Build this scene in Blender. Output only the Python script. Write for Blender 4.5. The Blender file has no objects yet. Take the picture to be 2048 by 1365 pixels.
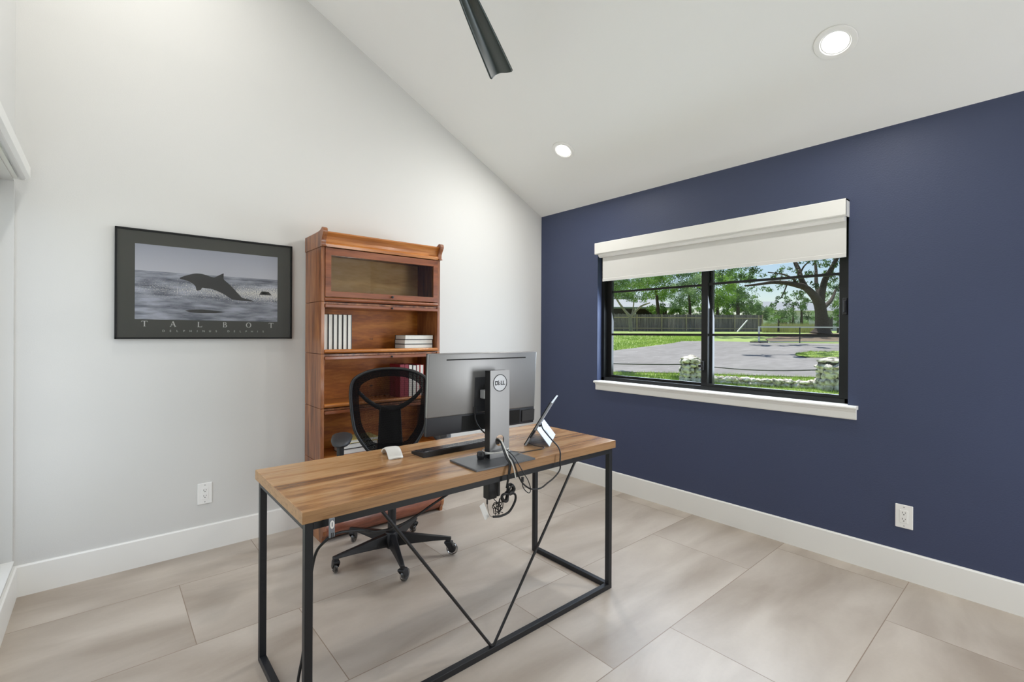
import bpy, bmesh, math, random
import numpy as np
from mathutils import Vector, Matrix
PI = math.pi
sc = bpy.context.scene
COL = sc.collection

# ------------------------------------------------------------------ camera
FPX, YAW, ROLL = 947.0, 0.710088, 0.0051646
CAM = Vector((-3.26, -3.354, 1.307))
FWD = Vector((math.sin(YAW), math.cos(YAW), 0))
RT = Vector((math.cos(YAW), -math.sin(YAW), 0))
UP = Vector((0, 0, 1))
R2 = RT * math.cos(ROLL) + UP * math.sin(ROLL)
U2 = -RT * math.sin(ROLL) + UP * math.cos(ROLL)
cd = bpy.data.cameras.new('camera')
cam = bpy.data.objects.new('camera', cd)
COL.objects.link(cam)
cd.sensor_width = 36.0
cd.lens = FPX / 2048 * 36
cd.shift_y = -14.25 / 2048
cd.clip_start = 0.02
cd.clip_end = 500
m = Matrix((R2, U2, -FWD)).transposed().to_4x4()
m.translation = CAM
cam.matrix_world = m
sc.camera = cam

# ------------------------------------------------------------------ view, sky, sun, daylight
sc.view_settings.view_transform = 'Standard'
sc.view_settings.look = 'None'
sc.view_settings.gamma = 1
sc.view_settings.exposure = 0.0
sc.view_settings.use_curve_mapping = False
w = bpy.data.worlds.new('world')
sc.world = w
w.use_nodes = True
wn = w.node_tree
wn.nodes.clear()
sky = wn.nodes.new('ShaderNodeTexSky')
sky.sky_type = 'NISHITA'
sky.sun_disc = False
sky.sun_elevation = math.radians(58)
sky.sun_rotation = math.radians(20)
sky.air_density = 1.0
sky.dust_density = 0.5
bg = wn.nodes.new('ShaderNodeBackground')
bg.inputs[1].default_value = 0.125
wo = wn.nodes.new('ShaderNodeOutputWorld')
wn.links.new(sky.outputs[0], bg.inputs[0])
wn.links.new(bg.outputs[0], wo.inputs[0])


def lamp(name, kind, loc, direction, energy, color=(1, 1, 1), **kw):
    ld = bpy.data.lights.new(name, kind)
    ld.energy = energy
    ld.color = color
    for k, v in kw.items():
        setattr(ld, k, v)
    o = bpy.data.objects.new(name, ld)
    COL.objects.link(o)
    o.location = loc
    o.rotation_euler = Vector(direction).to_track_quat('-Z', 'Y').to_euler()
    return o


lamp('sun', 'SUN', (0, 20, 30), (-0.33, -0.25, -1.0), 5.6, (1, 0.97, 0.92), angle=0.01)
# daylight through the tall left window and the right one; both rear lamps are added fill
lamp('left_window_daylight', 'AREA', (-3.588, -1.1, 1.12), (1, 0.1, 0.0), 11, (0.90, 0.95, 1.0),
     shape='RECTANGLE', size=1.9, size_y=1.6)
lamp('added_rear_fill_high', 'AREA', (-2.45, -4.64, 2.95), (0.5, 1, 0.15), 6, (0.92, 0.96, 1.0),
     shape='RECTANGLE', size=1.6, size_y=0.45)  # high fill from behind the camera, its source invented
lamp('added_rear_fill_low', 'AREA', (-0.56, -4.64, 1.0), (-0.45, 1, 0.25), 34, (0.95, 0.97, 1.0),
     shape='RECTANGLE', size=0.85, size_y=1.35)  # added low fill for the right side and ceiling
lamp('right_window_daylight', 'AREA', (0.152, -1.63, 1.36), (-1, 0, -0.38), 42, (0.74, 0.85, 1.0),
     shape='RECTANGLE', size=1.7, size_y=0.75)

# ------------------------------------------------------------------ materials
MATS = {}


def new_mat(name):
    mt = bpy.data.materials.new(name)
    mt.use_nodes = True
    nt = mt.node_tree
    b = nt.nodes['Principled BSDF']
    MATS[name] = mt
    return mt, nt, b


def simple(name, col, rough=0.5, metal=0.0, bump=None, coat=0, spec=None, emit=None, noise=None):
    mt, nt, b = new_mat(name)
    b.inputs['Base Color'].default_value = (*col, 1)
    b.inputs['Roughness'].default_value = rough
    b.inputs['Metallic'].default_value = metal
    if spec is not None:
        b.inputs['Specular IOR Level'].default_value = spec
    if coat:
        b.inputs['Coat Weight'].default_value = coat
        b.inputs['Coat Roughness'].default_value = 0.15
    if emit:
        b.inputs['Emission Color'].default_value = (*emit[0], 1)
        b.inputs['Emission Strength'].default_value = emit[1]
    tc = nt.nodes.new('ShaderNodeTexCoord')
    if noise:
        sc_, amt = noise
        n = nt.nodes.new('ShaderNodeTexNoise')
        n.inputs['Scale'].default_value = sc_
        n.inputs['Detail'].default_value = 5
        nt.links.new(tc.outputs['Object'], n.inputs['Vector'])
        r = nt.nodes.new('ShaderNodeMapRange')
        r.inputs['To Min'].default_value = 1 - amt
        r.inputs['To Max'].default_value = 1 + amt
        nt.links.new(n.outputs['Fac'], r.inputs['Value'])
        mx = nt.nodes.new('ShaderNodeVectorMath')
        mx.operation = 'SCALE'
        mx.inputs[0].default_value = col
        nt.links.new(r.outputs[0], mx.inputs['Scale'])
        nt.links.new(mx.outputs[0], b.inputs['Base Color'])
    if bump:
        n = nt.nodes.new('ShaderNodeTexNoise')
        n.inputs['Scale'].default_value = bump[0]
        n.inputs['Detail'].default_value = 3
        bp = nt.nodes.new('ShaderNodeBump')
        bp.inputs['Strength'].default_value = bump[1]
        bp.inputs['Distance'].default_value = bump[2]
        nt.links.new(tc.outputs['Object'], n.inputs['Vector'])
        nt.links.new(n.outputs['Fac'], bp.inputs['Height'])
        nt.links.new(bp.outputs[0], b.inputs['Normal'])
    return mt


def wood(name, cols, stretch, scale=1.0, rough=0.4, coat=0.0, detail=8, fine=0.25, bump=0.15):
    """cols: list of (pos, rgb); stretch: per-axis scale of the grain noise (small = long grain)"""
    mt, nt, b = new_mat(name)
    tc = nt.nodes.new('ShaderNodeTexCoord')
    mp = nt.nodes.new('ShaderNodeMapping')
    mp.inputs['Scale'].default_value = [s * scale for s in stretch]
    nt.links.new(tc.outputs['Object'], mp.inputs['Vector'])
    n = nt.nodes.new('ShaderNodeTexNoise')
    n.inputs['Scale'].default_value = 1
    n.inputs['Detail'].default_value = detail
    n.inputs['Roughness'].default_value = 0.55
    n.inputs['Distortion'].default_value = 0.6
    nt.links.new(mp.outputs[0], n.inputs['Vector'])
    n2 = nt.nodes.new('ShaderNodeTexNoise')
    n2.inputs['Scale'].default_value = 7
    n2.inputs['Detail'].default_value = 4
    nt.links.new(mp.outputs[0], n2.inputs['Vector'])
    mx = nt.nodes.new('ShaderNodeMix')
    mx.inputs[0].default_value = fine
    nt.links.new(n.outputs['Fac'], mx.inputs[2])
    nt.links.new(n2.outputs['Fac'], mx.inputs[3])
    cr = nt.nodes.new('ShaderNodeValToRGB')
    el = cr.color_ramp.elements
    el[0].position, el[0].color = cols[0][0], (*cols[0][1], 1)
    el[1].position, el[1].color = cols[-1][0], (*cols[-1][1], 1)
    for p, c in cols[1:-1]:
        e = el.new(p)
        e.color = (*c, 1)
    nt.links.new(mx.outputs[0], cr.inputs[0])
    nt.links.new(cr.outputs[0], b.inputs['Base Color'])
    b.inputs['Roughness'].default_value = rough
    if coat:
        b.inputs['Coat Weight'].default_value = coat
        b.inputs['Coat Roughness'].default_value = 0.12
    bp = nt.nodes.new('ShaderNodeBump')
    bp.inputs['Strength'].default_value = bump
    bp.inputs['Distance'].default_value = 0.001
    nt.links.new(mx.outputs[0], bp.inputs['Height'])
    nt.links.new(bp.outputs[0], b.inputs['Normal'])
    return mt


def s2l(r, g, b):
    f = lambda c: (c / 255 / 12.92) if c <= 10 else ((c / 255 + 0.055) / 1.055) ** 2.4
    return (f(r), f(g), f(b))


simple('wall_white', s2l(211, 210, 206), 0.65, bump=(160, 0.12, 0.002))
simple('ceiling_white', s2l(238, 238, 235), 0.7, bump=(120, 0.1, 0.002))
simple('navy', s2l(57, 66, 94), 0.5, bump=(130, 0.35, 0.003), noise=(2.0, 0.06))
simple('trim_white', s2l(236, 235, 230), 0.42)
simple('plastic_white', s2l(238, 237, 233), 0.35)
simple('black_metal', s2l(24, 26, 30), 0.42, spec=0.45)
simple('black_frame', s2l(12, 13, 13), 0.4, spec=0.35)
simple('brace_metal', s2l(26, 26, 28), 0.4)
simple('black_plastic', s2l(22, 22, 24), 0.45)
simple('soft_black', s2l(40, 40, 42), 0.55)
simple('cable_black', s2l(20, 20, 21), 0.5)
simple('cable_white', s2l(215, 214, 208), 0.45)
simple('slot_black', (0.004, 0.004, 0.004), 0.8)
simple('silver', s2l(143, 143, 143), 0.38, metal=0.55)
simple('silver_dark', s2l(105, 107, 110), 0.3, metal=0.7)
simple('platinum', s2l(160, 166, 172), 0.45, metal=0.2)
simple('chrome', s2l(200, 200, 200), 0.15, metal=1)
simple('charcoal', s2l(44, 46, 52), 0.5)
simple('screen', (0.006, 0.006, 0.008), 0.12)
simple('logo_dark', s2l(42, 44, 47), 0.5)
simple('logo_light', s2l(170, 172, 174), 0.35, metal=0.4)
simple('keycap', s2l(40, 41, 45), 0.25, spec=0.8)
simple('mouse_white', s2l(214, 211, 204), 0.4)
simple('shade_fabric', s2l(216, 215, 211), 0.85, bump=(900, 0.1, 0.0005))
simple('valance_white', s2l(228, 227, 222), 0.5)
simple('pages', s2l(226, 223, 214), 0.8, noise=(60, 0.06))
simple('book_black', s2l(34, 32, 33), 0.5)
simple('book_crimson', s2l(132, 22, 40), 0.5)
simple('book_red', s2l(178, 40, 38), 0.5)
simple('book_yellow', s2l(220, 200, 120), 0.6)
simple('book_navy', s2l(40, 38, 62), 0.5)
simple('mat_black', s2l(70, 71, 64), 0.6)
simple('letter_white', s2l(222, 222, 218), 0.6)
simple('silhouette', s2l(54, 54, 54), 0.6)
simple('fan_black_reflected_green', s2l(14, 30, 19), 0.34, spec=0.4)  # green put into the black for grass reflected in the blade
simple('tape_white', s2l(225, 225, 222), 0.5)
simple('tag_grey', s2l(120, 124, 130), 0.5)
simple('lens', (1, 1, 1), 0.5, emit=((1, 0.985, 0.96), 7.0))
simple('upholstery', s2l(24, 24, 26), 0.9, bump=(500, 0.4, 0.001))
simple('wheel_dark', s2l(26, 26, 28), 0.3)
simple('lawn', s2l(150, 172, 96), 0.95, noise=(1.6, 0.28), bump=(12, 0.6, 0.05))
simple('mulch', s2l(128, 112, 92), 0.95, noise=(4, 0.4), bump=(9, 0.8, 0.08))
simple('fence_post', s2l(172, 158, 140), 0.9, noise=(5.0, 0.2))
simple('bark', s2l(74, 65, 57), 0.95, noise=(3.5, 0.35), bump=(9, 1.0, 0.08))
simple('bark_pale', s2l(150, 142, 128), 0.95, noise=(3.5, 0.25))
simple('roof_grey', s2l(150, 156, 162), 0.7, noise=(2.0, 0.15))
simple('house_wall', s2l(44, 42, 40), 0.9, noise=(1.0, 0.2))
simple('house_white', s2l(215, 214, 210), 0.8)
simple('mortar', s2l(70, 66, 60), 0.95)
simple('dark_glass', (0.01, 0.012, 0.014), 0.15)
simple('net_black', s2l(40, 42, 46), 0.8)
simple('net_white', s2l(225, 226, 224), 0.6)
simple('rope_grey', s2l(92, 92, 92), 0.8)
simple('dry_grass', s2l(190, 190, 130), 0.9, noise=(3, 0.2))

wood('desk_wood', [(0.30, s2l(88, 60, 42)), (0.42, s2l(134, 96, 64)), (0.5, s2l(168, 126, 84)),
                   (0.58, s2l(186, 148, 106)), (0.72, s2l(146, 110, 78))], (1.3, 11, 11), 1.0, 0.26, coat=0.25, fine=0.22)
wood('desk_edge', [(0.30, s2l(112, 80, 50)), (0.45, s2l(150, 112, 74)), (0.55, s2l(168, 128, 86)),
                   (0.7, s2l(140, 104, 70))], (2.0, 40, 90), 1.0, 0.45, fine=0.35)
wood('asphalt', [(0.3, s2l(122, 120, 117)), (0.5, s2l(140, 138, 136)), (0.7, s2l(158, 156, 154))], (0.22, 0.5, 0.5), 1.0, 0.9, fine=0.45)
wood('fence_wood', [(0.35, s2l(74, 68, 76)), (0.5, s2l(116, 108, 118)), (0.65, s2l(152, 142, 150))], (7, 7, 0.35), 1.0, 0.9, fine=0.4)
wood('case_side', [(0.34, s2l(84, 44, 24)), (0.5, s2l(138, 82, 46)), (0.64, s2l(172, 114, 70))], (22, 22, 2.2), 1.0, 0.38, coat=0.3)
wood('case_front', [(0.3, s2l(136, 76, 26)), (0.5, s2l(178, 108, 44)), (0.7, s2l(202, 136, 68))], (2.2, 24, 24), 1.0, 0.34, coat=0.4)
wood('case_rail', [(0.3, s2l(92, 48, 26)), (0.5, s2l(130, 72, 42)), (0.7, s2l(156, 92, 56))], (2.2, 24, 24), 1.0, 0.34, coat=0.4)
wood('case_inner', [(0.32, s2l(140, 72, 20)), (0.5, s2l(192, 112, 36)), (0.68, s2l(224, 148, 62))], (2.5, 10, 10), 1.0, 0.5)
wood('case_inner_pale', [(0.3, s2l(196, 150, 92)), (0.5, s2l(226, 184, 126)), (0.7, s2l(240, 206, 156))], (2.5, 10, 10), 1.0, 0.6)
wood('case_base', [(0.3, s2l(88, 46, 30)), (0.5, s2l(138, 80, 58)), (0.7, s2l(172, 110, 84))], (3, 24, 24), 1.0, 0.4, coat=0.2)


def N(nt, typ, **kw):
    n = nt.nodes.new(typ)
    for k, v in kw.items():
        setattr(n, k, v)
    return n


def math_node(nt, op, a, b=None, c=None):
    n = nt.nodes.new('ShaderNodeMath')
    n.operation = op
    for i, v in enumerate((a, b, c)):
        if v is None:
            continue
        if isinstance(v, (int, float)):
            n.inputs[i].default_value = v
        else:
            nt.links.new(v, n.inputs[i])
    return n.outputs[0]


def floor_material():
    mt, nt, b = new_mat('floor_tile')
    tc = N(nt, 'ShaderNodeTexCoord')
    sx = N(nt, 'ShaderNodeSeparateXYZ')
    nt.links.new(tc.outputs['Object'], sx.inputs[0])
    X, Y = sx.outputs[0], sx.outputs[1]
    TW, TH = 1.215, 0.6097
    ry = math_node(nt, 'DIVIDE', math_node(nt, 'ADD', Y, 2.826 + 20 * TH), TH)
    row = math_node(nt, 'FLOOR', ry)
    fy = math_node(nt, 'FRACT', ry)
    odd = math_node(nt, 'MODULO', row, 2)
    off = math_node(nt, 'MULTIPLY', odd, -0.808 / TW)
    rx = math_node(nt, 'ADD', math_node(nt, 'DIVIDE', math_node(nt, 'ADD', X, 1.342 + 20 * TW), TW), off)
    colid = math_node(nt, 'FLOOR', rx)
    fx = math_node(nt, 'FRACT', rx)
    ex = math_node(nt, 'MULTIPLY', math_node(nt, 'MINIMUM', fx, math_node(nt, 'SUBTRACT', 1.0, fx)), TW)
    ey = math_node(nt, 'MULTIPLY', math_node(nt, 'MINIMUM', fy, math_node(nt, 'SUBTRACT', 1.0, fy)), TH)
    e = math_node(nt, 'MINIMUM', ex, ey)
    mr = N(nt, 'ShaderNodeMapRange')
    mr.inputs['From Min'].default_value = 0.0012
    mr.inputs['From Max'].default_value = 0.0022
    nt.links.new(e, mr.inputs['Value'])
    tile = mr.outputs[0]
    cid = N(nt, 'ShaderNodeCombineXYZ')
    nt.links.new(row, cid.inputs[0])
    nt.links.new(colid, cid.inputs[1])
    wn_ = N(nt, 'ShaderNodeTexWhiteNoise')
    nt.links.new(cid.outputs[0], wn_.inputs[0])
    # cloud pattern, stretched along X, shifted for every tile
    sc3 = N(nt, 'ShaderNodeVectorMath', operation='SCALE')
    nt.links.new(wn_.outputs['Color'], sc3.inputs[0])
    sc3.inputs['Scale'].default_value = 9
    mp = N(nt, 'ShaderNodeMapping')
    mp.inputs['Scale'].default_value = (1.1, 3.2, 1)
    nt.links.new(tc.outputs['Object'], mp.inputs[0])
    ad = N(nt, 'ShaderNodeVectorMath', operation='ADD')
    nt.links.new(mp.outputs[0], ad.inputs[0])
    nt.links.new(sc3.outputs[0], ad.inputs[1])
    n1 = N(nt, 'ShaderNodeTexNoise')
    n1.inputs['Scale'].default_value = 1.2
    n1.inputs['Detail'].default_value = 6
    n1.inputs['Distortion'].default_value = 0.4
    nt.links.new(ad.outputs[0], n1.inputs['Vector'])
    n2 = N(nt, 'ShaderNodeTexNoise')
    n2.inputs['Scale'].default_value = 60
    n2.inputs['Detail'].default_value = 3
    nt.links.new(tc.outputs['Object'], n2.inputs['Vector'])
    cr = N(nt, 'ShaderNodeValToRGB')
    el = cr.color_ramp.elements
    el[0].position, el[0].color = 0.34, (*s2l(160, 147, 133), 1)
    el[1].position, el[1].color = 0.66, (*s2l(192, 181, 168), 1)
    nt.links.new(n1.outputs['Fac'], cr.inputs[0])
    vr = N(nt, 'ShaderNodeMapRange')
    vr.inputs['To Min'].default_value = 0.965
    vr.inputs['To Max'].default_value = 1.035
    nt.links.new(n2.outputs['Fac'], vr.inputs['Value'])
    vs = N(nt, 'ShaderNodeVectorMath', operation='SCALE')
    nt.links.new(cr.outputs[0], vs.inputs[0])
    nt.links.new(vr.outputs[0], vs.inputs['Scale'])
    mx = N(nt, 'ShaderNodeMix', data_type='RGBA')
    mx.inputs[6].default_value = (*s2l(140, 122, 104), 1)
    nt.links.new(tile, mx.inputs[0])
    nt.links.new(vs.outputs[0], mx.inputs[7])
    nt.links.new(mx.outputs[2], b.inputs['Base Color'])
    b.inputs['Roughness'].default_value = 0.38
    bp = N(nt, 'ShaderNodeBump')
    bp.inputs['Strength'].default_value = 0.4
    bp.inputs['Distance'].default_value = 0.001
    nt.links.new(tile, bp.inputs['Height'])
    nt.links.new(bp.outputs[0], b.inputs['Normal'])


floor_material()


def glass_mat(name, tint=(1, 1, 1), rough=0.0, k=1.0):
    """thin clear pane: transparent with a fresnel gloss"""
    mt = bpy.data.materials.new(name)
    mt.use_nodes = True
    nt = mt.node_tree
    nt.nodes.clear()
    out = N(nt, 'ShaderNodeOutputMaterial')
    tr = N(nt, 'ShaderNodeBsdfTransparent')
    tr.inputs[0].default_value = (*tint, 1)
    gl = N(nt, 'ShaderNodeBsdfGlossy')
    gl.inputs['Roughness'].default_value = rough
    fr = N(nt, 'ShaderNodeFresnel')
    fr.inputs[0].default_value = 1.5
    f = math_node(nt, 'MULTIPLY', fr.outputs[0], k)
    mx = N(nt, 'ShaderNodeMixShader')
    nt.links.new(f, mx.inputs[0])
    nt.links.new(tr.outputs[0], mx.inputs[1])
    nt.links.new(gl.outputs[0], mx.inputs[2])
    nt.links.new(mx.outputs[0], out.inputs[0])
    MATS[name] = mt


glass_mat('glass', (0.98, 0.985, 0.985), k=0.15)
glass_mat('picture_glass', (1, 1, 1), k=0.8)
glass_mat('case_glass', (0.97, 0.97, 0.95), k=1.2)
glass_mat('wheel_clear', (0.72, 0.72, 0.72), 0.05, k=2.5)


def mesh_fabric(name, pitch, openness, col):
    mt = bpy.data.materials.new(name)
    mt.use_nodes = True
    nt = mt.node_tree
    nt.nodes.clear()
    out = N(nt, 'ShaderNodeOutputMaterial')
    tr = N(nt, 'ShaderNodeBsdfTransparent')
    df = N(nt, 'ShaderNodeBsdfDiffuse')
    df.inputs[0].default_value = (*col, 1)
    tc = N(nt, 'ShaderNodeTexCoord')
    mp = N(nt, 'ShaderNodeMapping')
    mp.inputs['Scale'].default_value = (1 / pitch, 0, 1 / (pitch * 0.62))
    nt.links.new(tc.outputs['Object'], mp.inputs[0])
    sx = N(nt, 'ShaderNodeSeparateXYZ')
    nt.links.new(mp.outputs[0], sx.inputs[0])
    rowi = math_node(nt, 'FLOOR', sx.outputs[2])
    odd = math_node(nt, 'MULTIPLY', math_node(nt, 'MODULO', math_node(nt, 'ADD', rowi, 1000), 2), 0.5)
    u = math_node(nt, 'SUBTRACT', math_node(nt, 'FRACT', math_node(nt, 'ADD', sx.outputs[0], odd)), 0.5)
    v = math_node(nt, 'SUBTRACT', math_node(nt, 'FRACT', sx.outputs[2]), 0.5)
    d = math_node(nt, 'ADD', math_node(nt, 'MULTIPLY', u, u), math_node(nt, 'MULTIPLY', v, v))
    hole = math_node(nt, 'LESS_THAN', d, openness * openness)
    mx = N(nt, 'ShaderNodeMixShader')
    nt.links.new(hole, mx.inputs[0])
    nt.links.new(df.outputs[0], mx.inputs[1])
    nt.links.new(tr.outputs[0], mx.inputs[2])
    nt.links.new(mx.outputs[0], out.inputs[0])
    MATS[name] = mt


mesh_fabric('chair_mesh', 0.007, 0.34, s2l(26, 25, 25))
mesh_fabric('chair_mesh_dense', 0.007, 0.10, s2l(22, 22, 23))
mesh_fabric('net_mesh', 0.06, 0.60, s2l(40, 42, 46))


def leaf_mat(name, c1, c2, scale=0.8):
    mt, nt, b = new_mat(name)
    tc = N(nt, 'ShaderNodeTexCoord')
    n = N(nt, 'ShaderNodeTexNoise')
    n.inputs['Scale'].default_value = scale
    n.inputs['Detail'].default_value = 6
    nt.links.new(tc.outputs['Object'], n.inputs['Vector'])
    cr = N(nt, 'ShaderNodeValToRGB')
    el = cr.color_ramp.elements
    el[0].position, el[0].color = 0.38, (*c1, 1)
    el[1].position, el[1].color = 0.62, (*c2, 1)
    nt.links.new(n.outputs['Fac'], cr.inputs[0])
    nt.links.new(cr.outputs[0], b.inputs['Base Color'])
    b.inputs['Roughness'].default_value = 0.55
    tl = N(nt, 'ShaderNodeBsdfTranslucent')
    nt.links.new(cr.outputs[0], tl.inputs[0])
    mx = N(nt, 'ShaderNodeMixShader')
    mx.inputs[0].default_value = 0.35
    nt.links.new(b.outputs[0], mx.inputs[1])
    nt.links.new(tl.outputs[0], mx.inputs[2])
    nt.links.new(mx.outputs[0], nt.nodes['Material Output'].inputs[0])
    return mt


leaf_mat('grass_blade', s2l(140, 172, 76), s2l(188, 212, 110), 0.5)
leaf_mat('leaf_dark', s2l(58, 86, 48), s2l(108, 146, 74))
leaf_mat('leaf_mid', s2l(74, 110, 52), s2l(138, 176, 84))
leaf_mat('leaf_bright', s2l(92, 134, 50), s2l(164, 200, 86))
leaf_mat('leaf_pale', s2l(100, 130, 92), s2l(172, 196, 146))


def rock_material():
    mt, nt, b = new_mat('rock')
    tc = N(nt, 'ShaderNodeTexCoord')
    n = N(nt, 'ShaderNodeTexNoise')
    n.inputs['Scale'].default_value = 9
    n.inputs['Detail'].default_value = 8
    nt.links.new(tc.outputs['Object'], n.inputs['Vector'])
    cr = N(nt, 'ShaderNodeValToRGB')
    el = cr.color_ramp.elements
    el[0].position, el[0].color = 0.30, (*s2l(84, 80, 72), 1)
    el[1].position, el[1].color = 0.56, (*s2l(238, 233, 222), 1)
    e = el.new(0.46)
    e.color = (*s2l(206, 199, 184), 1)
    nt.links.new(n.outputs['Fac'], cr.inputs[0])
    nt.links.new(cr.outputs[0], b.inputs['Base Color'])
    b.inputs['Roughness'].default_value = 0.95
    bp = N(nt, 'ShaderNodeBump')
    bp.inputs['Strength'].default_value = 0.8
    bp.inputs['Distance'].default_value = 0.03
    nt.links.new(n.outputs['Fac'], bp.inputs['Height'])
    nt.links.new(bp.outputs[0], b.inputs['Normal'])


rock_material()


def sea_material():
    """printed photograph: grey sky above a dark sea with glitter (print local x, z in metres)"""
    mt, nt, b = new_mat('sea_print')
    tc = N(nt, 'ShaderNodeTexCoord')
    sx = N(nt, 'ShaderNodeSeparateXYZ')
    nt.links.new(tc.outputs['Object'], sx.inputs[0])
    X, Z = sx.outputs[0], sx.outputs[2]
    # horizon line at z = 0.075, slightly wavy
    mp = N(nt, 'ShaderNodeMapping')
    mp.inputs['Scale'].default_value = (4, 1, 26)
    nt.links.new(tc.outputs['Object'], mp.inputs[0])
    n = N(nt, 'ShaderNodeTexNoise')
    n.inputs['Scale'].default_value = 1.3
    n.inputs['Detail'].default_value = 7
    n.inputs['Roughness'].default_value = 0.6
    nt.links.new(mp.outputs[0], n.inputs['Vector'])
    cs = N(nt, 'ShaderNodeValToRGB')
    el = cs.color_ramp.elements
    el[0].position, el[0].color = 0.36, (*s2l(92, 97, 110), 1)
    el[1].position, el[1].color = 0.64, (*s2l(196, 200, 212), 1)
    nt.links.new(n.outputs['Fac'], cs.inputs[0])
    mp2 = N(nt, 'ShaderNodeMapping')
    mp2.inputs['Scale'].default_value = (160, 1, 320)
    nt.links.new(tc.outputs['Object'], mp2.inputs[0])
    g = N(nt, 'ShaderNodeTexNoise')
    g.inputs['Scale'].default_value = 1
    g.inputs['Detail'].default_value = 2
    nt.links.new(mp2.outputs[0], g.inputs['Vector'])
    # glitter: strongest in a band left-to-right growing to the right
    band = math_node(nt, 'ABSOLUTE', math_node(nt, 'ADD', Z, 0.035))
    band = math_node(nt, 'SUBTRACT', 1.0, math_node(nt, 'MULTIPLY', band, 13.0))
    band = math_node(nt, 'MAXIMUM', band, 0.0)
    right = math_node(nt, 'ADD', math_node(nt, 'MULTIPLY', X, 1.0), 0.62)
    right = math_node(nt, 'MINIMUM', math_node(nt, 'MAXIMUM', right, 0.0), 1.0)
    thr = math_node(nt, 'SUBTRACT', 0.72, math_node(nt, 'MULTIPLY', math_node(nt, 'MULTIPLY', band, right), 0.36))
    spark = math_node(nt, 'GREATER_THAN', g.outputs['Fac'], thr)
    mx = N(nt, 'ShaderNodeMix', data_type='RGBA')
    nt.links.new(spark, mx.inputs[0])
    nt.links.new(cs.outputs[0], mx.inputs[6])
    mx.inputs[7].default_value = (*s2l(240, 238, 232), 1)
    skyc = N(nt, 'ShaderNodeMix', data_type='RGBA')
    skyc.inputs[6].default_value = (*s2l(214, 215, 222), 1)
    skyc.inputs[7].default_value = (*s2l(176, 180, 192), 1)
    t = N(nt, 'ShaderNodeMapRange')
    t.inputs['From Min'].default_value = 0.03
    t.inputs['From Max'].default_value = 0.2
    nt.links.new(Z, t.inputs['Value'])
    nt.links.new(t.outputs[0], skyc.inputs[0])
    up = math_node(nt, 'GREATER_THAN', Z, 0.062)
    fin = N(nt, 'ShaderNodeMix', data_type='RGBA')
    nt.links.new(up, fin.inputs[0])
    nt.links.new(mx.outputs[2], fin.inputs[6])
    nt.links.new(skyc.outputs[2], fin.inputs[7])
    nt.links.new(fin.outputs[2], b.inputs['Base Color'])
    b.inputs['Roughness'].default_value = 0.5


sea_material()


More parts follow.
